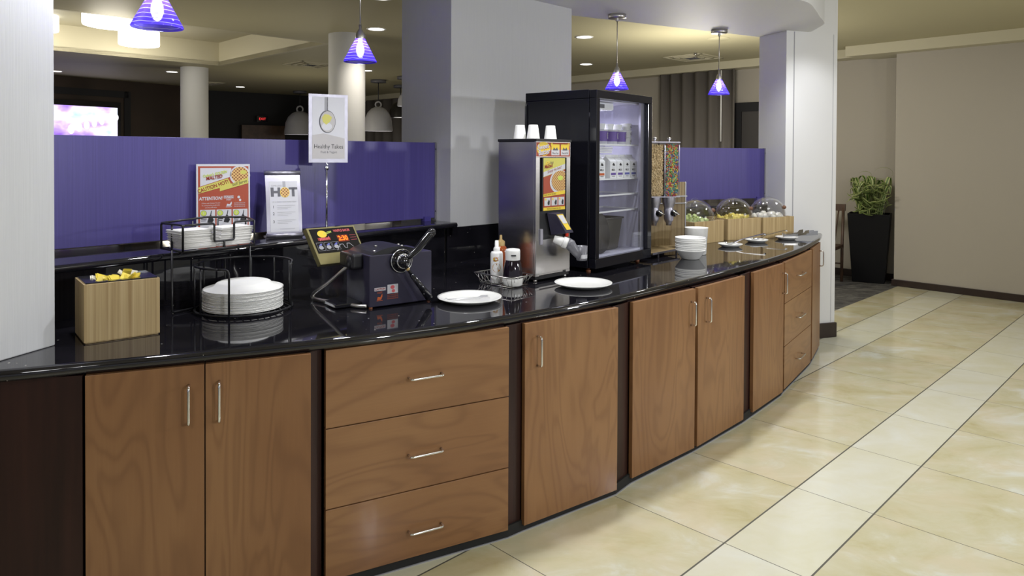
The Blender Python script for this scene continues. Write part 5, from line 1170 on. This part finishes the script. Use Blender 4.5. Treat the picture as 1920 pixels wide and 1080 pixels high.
m = MB(); m.add([(.02, .02, 0), (.28, .02, 0), (.28, .24, 0), (.02, .24, 0), (0, 0, .19), (.30, 0, .19), (.30, .26, .19), (0, .26, .19)], [(0, 3, 2, 1), (0, 1, 5, 4), (1, 2, 6, 5), (2, 3, 7, 6), (3, 0, 4, 7)]); m.build('tub_wall', 'greyrim', t2, .01)
m = MB(); m.tube([(0, 0, .19), (.30, 0, .19), (.30, .26, .19), (0, .26, .19)], .006, closed=True); m.build('tub_rim', 'greyrim', t2)
o = MB(); o.M = Matrix.Rotation(R(80), 4, 'X'); o.lathe([(0.0001, 0), (.12, 0), (.125, .006), (.0001, .008)], 36); o = o.build('round_lid', 'greyrim'); pass; tag(o, 'round grey lid leaning at the door edge inside the fridge', 'lid')
put(o, infridge(0.160, .098, .0796 + .128), FD)

# ================================================================== CEREAL DISPENSER
CD = 47.0; CO = (0.880, 4.425, 0.9005)
t = thing('cereal_dispenser', 'two hopper cereal dispenser on a bamboo backed stand', 'cereal dispenser', CO, CD)
TC = Matrix.Translation(CO) @ Matrix.Rotation(R(CD), 4, 'Z'); TCi = TC.inverted()
def cl_(x, y): p = TCi @ Vector((x, y, 0.9005)); return (p.x, p.y)
w, dp = 0.33, 0.30
BL, BR = cl_(0.80, 4.74), cl_(1.186, 4.865)
m = MB(); m.prism([(0, 0), (w, 0), (w + 0.01, 0.10), BR, BL, (0.0, 0.20)], 0.028, 0.036); m.build('stand_tray', 'bamboo_dark', t)
m = MB(); m.box(-0.001, w + .001, -0.003, 0.0, 0.026, 0.038); m.build('tray_edge', 'alu', t)
for x, yy in ((0.085, 0.01), (w - 0.02, 0.01), (0.02, 0.15), (BR[0] - .03, BR[1] - .012)):
    m = MB(); m.box(x, x + 0.008, yy, yy + 0.008, 0, 0.028); m.build('leg', 'alu', t)
bd = (Vector(BR) - Vector(BL)); bl = bd.length; bd.normalize(); bn = Vector((-bd.y, bd.x))
def bq(s0, s1, t0, t1): return [tuple(Vector(BL) + bd * a + bn * b) for a, b in ((s0, t0), (s1, t0), (s1, t1), (s0, t1))]
m = MB(); m.prism(bq(0, bl, 0, 0.016), 0.036, 0.467); m.build('back_board', 'bamboo_dark', t)
m = MB(); m.prism(bq(bl, bl + .008, -.004, .020), 0.0, 0.467); m.build('side_edge', 'steel', t)
m = MB(); m.prism(bq(bl * .3, bl, -0.03, -0.001), 0.368, 0.376); m.prism(bq(bl * .3, bl, -.03, -.001), 0.322, 0.328); m.build('hopper_bracket', 'steel', t)
HY = 0.0
for k, (wx_, wy_) in enumerate(((0.929, 4.632), (1.0300, 4.658))):
    hx_ = 0.0; HK = TCi @ Matrix.Translation((wx_, wy_, 0.9005)) @ Matrix.Rotation(R(14), 4, 'Z')
    m = MB(); m.M = HK
    a, b = 0.050, 0.046; zb_, zt_ = 0.382, 0.728
    for (p0, p1) in (((hx_ - a, HY - b), (hx_ + a, HY - b)), ((hx_ + a, HY - b), (hx_ + a, HY + b)), ((hx_ + a, HY + b), (hx_ - a, HY + b)), ((hx_ - a, HY + b), (hx_ - a, HY - b))):
        m.add([(p0[0] * 1, p0[1], zb_), (p1[0], p1[1], zb_), (p1[0], p1[1], zt_), (p0[0], p0[1], zt_)], [(0, 1, 2, 3)])
    hp = m.build('hopper', 'tube', t)
    m = MB(); m.M = HK
    for cx_, cy_ in ((hx_ - a, HY - b), (hx_ + a, HY - b), (hx_ + a, HY + b), (hx_ - a, HY + b)): m.tube([(cx_, cy_, zb_), (cx_, cy_, zt_)], 0.0025, 6)
    m.build('hopper_edge', 'alu', hp)
    m = MB(); m.M = HK; m.box(hx_ - a - .006, hx_ + a + .006, HY - b - .006, HY + b + .006, zt_, zt_ + .010); m.build('hopper_lid', 'alu', t, .003)
    m = MB(); m.M = HK; m.lathe([(0.005, 0), (0.005, .012), (.012, .016), (.012, .026), (.0001, .030)], 16, (hx_, HY, zt_ + .010)); m.build('lid_knob', 'chrome', t)
    m = MB(); m.M = HK; m.box(hx_ - a - .004, hx_ + a + .004, HY - b - .004, HY + b + .004, zb_ - .006, zb_)
    m.lathe([(.044, -.006), (.043, -.040), (.034, -.065), (.029, -.080), (.032, -.085), (.032, -.150), (.026, -.165), (.017, -.178), (.017, -.192), (.0001, -.192)], 28, (hx_, HY, zb_)); m.build('funnel', 'alu', t)
    m = MB(); m.M = HK @ Matrix.Translation((hx_ + .018, HY - .022, zb_ - .110)) @ Matrix.Rotation(R(90), 4, 'X'); m.lathe([(.0001, 0), (.020, 0), (.022, .006), (.022, .024), (.0001, .030)], 20)
    m.build('turn_knob', 'blackgloss', t)
    m = MB(); m.M = HK; m.tube([(hx_ + .0, HY - .056, zb_ - .095), (hx_ + .02, HY - .060, zb_ - .105), (hx_ + .045, HY - .058, zb_ - .116)], .005, 8); m.build('knob_lever', 'chrome', t)
    # cereal inside
    m = MB(); m.M = HK; rr = random.Random(5 + k); nrm = 900 if k else 1300
    Rr_, r_ = (.0082, .0031) if k else (.0056, .0024)
    for i in range(nrm):
        face = rr.random()
        x = rr.uniform(-a + .011, a - .011); yy = rr.uniform(-b + .011, b - .011); z = rr.uniform(zb_ + .010, zt_ - .012)
        if face < .5: yy = -b + .0105
        elif face < .8: x = (-a + .0105) if face < .62 else (a - .0105)
        rot = Matrix.Rotation(rr.uniform(0, PI), 3, 'X') @ Matrix.Rotation(rr.uniform(0, PI), 3, 'Y') if rr.random() < .6 else Matrix.Rotation(R(90) + rr.uniform(-.3, .3), 3, 'X')
        m.torus((hx_ + x, HY + yy, z), Rr_, r_, rot, rr.randrange(6) if k else 0, 8, 5)
    m.box(hx_ - a + .014, hx_ + a - .014, HY - b + .014, HY + b - .014, zb_ + .001, zt_ - .03, 4 if k else 0)
    o = m.build('cereal_rings', ['loop%d' % i for i in range(6)] if k else 'beadbeige'); o.matrix_world = TC
    tag(o, 'multicoloured fruit cereal rings filling one clear hopper' if k else 'plain beige oat cereal rings filling one clear hopper', 'cereal', None, 'stuff')

# ================================================================== FOAM BOWLS
def bowl_prof(r=0.094, h=0.062, b=0.052): return [(0.0001, 0.0), (b, 0.0), (b + .004, .003), (r - .004, h - .012), (r - .002, h - .010), (r, h - .008), (r, h), (r - .003, h), (r - .005, h - .008), (b, .005), (0.0001, .004)]
m = MB(); m.lathe(bowl_prof(), 44); b0 = m.build('foam_bowl', 'foam'); b0.location = (1.125, 4.46, 0.9005); tag(b0, 'white foam bowl nested in the stack beside the cereal dispenser', 'bowl', 'nested foam bowls')
for i in range(1, 8):
    o = b0.copy(); COL.objects.link(o); o.location = (1.125 + random.uniform(-.002, .002), 4.46 + random.uniform(-.002, .002), 0.9005 + .0105 * i)
    if i == 7: o['label'] = 'topmost foam bowl of the stack beside the cereal dispenser'; del o['group']
m = MB(); m.lathe([(0.0001, 0), (.060, 0), (.064, .004), (.074, .172), (.076, .176), (.070, .174), (.0001, .170)], 40); o = m.build('foam_tub', 'foam'); o.location = (1.215, 4.665, .9005)
tag(o, 'taller white foam container standing behind the stacked foam bowls', 'container')

# ================================================================== FRUIT BOXES WITH DOMES
def chunk(mat, name, kind, egg=False):
    m = MB()
    if egg: m.sph((0, 0, 0), .026, .021, .020, 0, 14, 10)
    else: m.add([(-.018, -.013, -.010), (.020, -.015, -.009), (.016, .014, -.010), (-.016, .012, -.011), (-.014, -.010, .011), (.014, -.012, .012), (.015, .010, .009), (-.013, .011, .010)], [(0, 3, 2, 1), (4, 5, 6, 7), (0, 1, 5, 4), (1, 2, 6, 5), (2, 3, 7, 6), (3, 0, 4, 7)])
    return m.build(name, mat, None, 0 if egg else .004, 2)
def fruitbox(x, y, deg, w, dp, h, label, dlabel, fr, flabel, fgroup, seed, cat='food'):
    t = thing('fruit_box', label, 'box', (x, y, .9005), deg, 'bamboo serving boxes')
    m = MB(); m.box(0, w, 0, .012, 0, h); m.box(0, w, dp - .012, dp, 0, h); m.box(0, .012, .012, dp - .012, 0, h); m.box(w - .012, w, .012, dp - .012, 0, h); m.build('bamboo_case', 'bamboo', t, .001)
    m = MB(); m.box(.012, w - .012, .012, dp - .012, h - .040, h - .034); m.build('inner_tray', 'white', t)
    T = Matrix.Translation((x, y, .9005)) @ Matrix.Rotation(R(deg), 4, 'Z')
    c = T @ Vector((w / 2, dp / 2, h + .001))
    d = thing('dome_cover', dlabel, 'dome cover', c, deg, 'clear dome covers')
    a, b, hh = w * .503, dp * .50, .156
    pr = [(math.cos(R(v)), hh * math.sin(R(v))) for v in range(0, 91, 6)]; pr[-1] = (0.0001, hh)
    m = MB(); m.lathe(pr, 44, (0, 0, 0), 0, True, 0, 2 * PI, a, b); m.build('dome_shell', 'dome', d)
    m = MB(); m.tube([(a * math.cos(R(v)), b * math.sin(R(v)), 0.001) for v in range(0, 360, 8)], .003, 6, 0, True)
    m.tube([(a * .05 + a * .25 * math.cos(R(v)) , -b * math.cos(R(v)) , hh * math.sin(R(v)) * .98) for v in range(8, 172, 8)], .0014, 6); m.build('dome_rim', 'tube', d)
    m = MB(); m.sph((a * .62, -b * .62, hh * .45), .018, .018, .016); m.build('dome_knob', 'knob', d)
    m = MB(); m.lathe([(.020, hh - .002), (.022, hh + .004), (.012, hh + .008), (.0001, hh + .009)], 18); m.build('dome_pivot', 'tube', d)
    rr = random.Random(seed); base = chunk(fr, flabel[0], 0, fr == 'egg')
    N = 22 if fr == 'egg' else 30
    for i in range(N):
        o = base if i == 0 else base.copy()
        if i: COL.objects.link(o)
        r_ = math.sqrt(rr.random()) * .74; an = rr.uniform(0, 2 * PI); lx = w / 2 + r_ * a * math.cos(an); ly = dp / 2 + r_ * b * math.sin(an)
        lz = h - .028 + (1 - r_ * r_) * .052 * (.35 + .65 * i / N) + rr.uniform(0, .012)
        o.location = T @ Vector((lx, ly, lz)); o.rotation_euler = (rr.uniform(0, 3), rr.uniform(0, 3), rr.uniform(0, 3)); tag(o, flabel[1], cat, fgroup)
fruitbox(1.325, 5.140, 40, 0.37, 0.27, 0.163, 'bamboo box holding green melon, next to the foam bowls', 'clear dome over the green melon', 'melon', ('melon_piece', 'pale green melon chunk under its dome'), 'green melon chunks', 3)
fruitbox(1.652, 5.425, 24, 0.330, 0.25, 0.163, 'middle bamboo box holding yellow pineapple', 'clear dome over the yellow pineapple', 'pine', ('pineapple_piece', 'yellow pineapple chunk under its dome'), 'yellow pineapple chunks', 4)
fruitbox(1.972, 5.565, 27, 0.340, 0.235, 0.163, 'bamboo box holding white eggs, against the pillar', 'clear dome over the white eggs', 'egg', ('boiled_egg', 'peeled white boiled egg under its dome'), 'peeled boiled eggs', 5)

# small plates with serving spoons / tongs
def splate(x, y, label):
    return rplate(x, y, .085, .9005, label, None)
splate(1.56, 5.06, 'small white plate holding a spoon, below the melon box')
splate(1.84, 5.33, 'small white plate holding a spoon, below the middle box')
splate(2.14, 5.52, 'small white plate holding tongs, close to the pillar')
def spoon(x, y, deg, label, tilt=3.0, L=.34):
    t = thing('serving_spoon', label, 'spoon', (x, y, .9155), deg)
    m = MB(); pr = [(.0001, .0), (.4, .08), (.75, .35), (1.0, 1.0)]
    m.lathe([(a, b * .016) for a, b in pr], 24, (0, 0, 0), 0, True, 0, 2 * PI, .042, .028); m.build('spoon_bowl', 'chrome', t)
    m = MB(); pts = [(.038, 0, .012), (.07, 0, .020), (.12, 0, .032), (L * .75, 0, .050), (L, 0, .060), (L + .010, 0, .050)]
    n = len(pts); wds = [.006, .005, .005, .008, .010, .009]; vs = []
    for (a, b, c), ww in zip(pts, wds): vs += [(a, -ww, c), (a, ww, c), (a, ww, c + .0045), (a, -ww, c + .0045)]
    fs = []
    for i in range(n - 1):
        for k in range(4): fs.append((4 * i + k, 4 * i + (k + 1) % 4, 4 * i + 4 + (k + 1) % 4, 4 * i + 4 + k))
    fs += [(0, 3, 2, 1), (4 * n - 4, 4 * n - 3, 4 * n - 2, 4 * n - 1)]
    m.add(vs, fs, 0, False); m.build('spoon_handle', 'chrome', t); return t
spoon(1.555, 5.045, 28, 'long handled steel spoon resting on the plate below the melon box')
spoon(1.825, 5.315, 30, 'long handled steel spoon resting on the plate below the middle box')
tongs((2.10, 5.47, .922), 32, .27, 'steel tongs resting on the plate close to the pillar', .034, 'serving_tongs', .012, .024)
tongs((2.13, 5.575, .918), 8, .28, 'second steel tongs, lying across the back of the plate close to the pillar', .034, 'serving_tongs', .010, .026)

# ================================================================== PLANTER AND CHAIR
t = thing('potted_plant', 'tall square black planter with curling green and cream striped leaves', 'potted plant', (4.215, 8.770, 0.0), -31)
h = .845; a0, a1 = .355, .47; off = (a1 - a0) / 2; dd_ = .33
m = MB(); lo = [(0, 0), (a0, 0), (a0, dd_), (0, dd_)]; hi = [(-off, -off), (a0 + off, -off), (a0 + off, dd_ - .0), (-off, dd_ - .0)]
m.add([(x, y, 0) for x, y in lo] + [(x, y, h) for x, y in hi] + [(x * .93 + .012, y * .93 + .012, h) for x, y in hi] + [(x * .93 + .012, y * .93 + .012, h - .04) for x, y in hi],
      [(0, 3, 2, 1), (0, 1, 5, 4), (1, 2, 6, 5), (2, 3, 7, 6), (3, 0, 4, 7), (4, 5, 9, 8), (5, 6, 10, 9), (6, 7, 11, 10), (7, 4, 8, 11), (12, 13, 14, 15)]); m.build('planter', 'planter', t, .006)
m = MB(); rr = random.Random(11)
def leaf(mm, pts, wd, tw):
    n = len(pts); P = [Vector(p) for p in pts]; vs = []; side = Vector((math.cos(tw), math.sin(tw), 0.25)).normalized()
    for i, p in enumerate(P):
        u = i / (n - 1); ww = wd * (math.sin(PI * min(1, .12 + .88 * u)) ** .6) * (1 if u < .97 else .25)
        tt = (P[min(i + 1, n - 1)] - P[max(i - 1, 0)]).normalized(); s = (side - tt * side.dot(tt)).normalized(); s = s if s.length > .1 else Vector((1, 0, 0)); nn_ = tt.cross(s)
        vs += [p - s * ww, p - s * ww * .45 - nn_ * ww * .12, p + s * ww * .45 - nn_ * ww * .12, p + s * ww]
    f1 = []; f2 = []
    for i in range(n - 1):
        f2 += [(4 * i, 4 * i + 1, 4 * i + 5, 4 * i + 4), (4 * i + 2, 4 * i + 3, 4 * i + 7, 4 * i + 6)]; f1 += [(4 * i + 1, 4 * i + 2, 4 * i + 6, 4 * i + 5)]
    b = len(mm.v); mm.add(vs, f1, 0, True); mm.v = mm.v[:b] + mm.v[b:]
    for f in f2: mm.f.append([b + q for q in f]); mm.m.append(1); mm.s.append(True)
cx_, cy_ = a0 / 2, dd_ / 2
for i in range(44):
    an = rr.uniform(0, 2 * PI); r0 = rr.uniform(.02, .16); bx, by = cx_ + r0 * math.cos(an), cy_ + r0 * math.sin(an) * .8
    H = rr.uniform(.16, .50); out = rr.uniform(.04, .20); cr = rr.uniform(-1.2, 1.2)
    pts = [(bx, by, h - .04)]
    lx, ly = bx, by
    for k in range(1, 9):
        u = k / 8; a_ = an + cr * u * 1.6
        lx = bx + out * u * math.cos(a_) * 1.0; ly = by + out * u * math.sin(a_) * .7; z = h - .04 + H * math.sin(u * PI * .72) + (0 if u < .7 else -.05 * (u - .7))
        lx = max(-.05, min(a0 + .05, lx)); ly = min(ly, dd_)
        pts.append((lx, ly, z))
    leaf(m, catmull(pts, 2), rr.uniform(.018, .030), rr.uniform(0, PI))
for i in range(26):   # curled crossing leaves
    z = h + rr.uniform(.05, .34); x0 = rr.uniform(-.06, .1); pts = []
    for k in range(8): u = k / 7; pts.append((x0 + .36 * u * rr.uniform(.9, 1.0), -.04 + .10 * math.sin(u * PI * 2 + i), z + .07 * math.sin(u * PI * 1.3 + i * .7)))
    leaf(m, catmull(pts, 2), rr.uniform(.015, .024), R(90))
for (x0, z0, rx, rz, y_) in ((.13, h + .47, .075, .05, -.02), (.33, h + .50, .10, .07, .02)):
    leaf(m, [(x0 + rx * math.cos(v), y_ + .02 * math.sin(v), z0 + rz * math.sin(v)) for v in [R(-120 + 24 * k) for k in range(14)]], .009, R(90))
m.build('foliage', ['leaf', 'leafedge'], t)

t = thing('dining_chair', 'brown slat back wooden chair partly hidden behind the white pillar', 'chair', (3.93, 8.87, 0), -38)
m = MB(); m.box(-.24, .20, -.40, .04, .42, .46); m.build('seat', 'brownwood', t, .006)
for x in (-.23, .165): 
    m = MB(); m.tube([(x + .018, .02, 0), (x + .018, .03, .46), (x + .018, .075, .95)], .018, 8); m.build('rear_leg', 'brownwood', t)
    m = MB(); m.tube([(x + .018, -.38, 0), (x + .018, -.37, .43)], .018, 8); m.build('front_leg', 'brownwood', t)
m = MB(); m.box(-.24, .21, .055, .085, .87, .955); m.build('top_rail', 'brownwood', t, .005)
for i in range(5): m = MB(); x = -.17 + i * .075; m.tube([(x * .7, .035, .46), (x, .07, .88)], .009, 6); m.build('back_slat', 'brownwood', t)
for yy in (-.37, .02): m = MB(); m.tube([(-.21, yy, .22), (.18, yy, .22)], .010, 6); m.build('stretcher', 'brownwood', t)
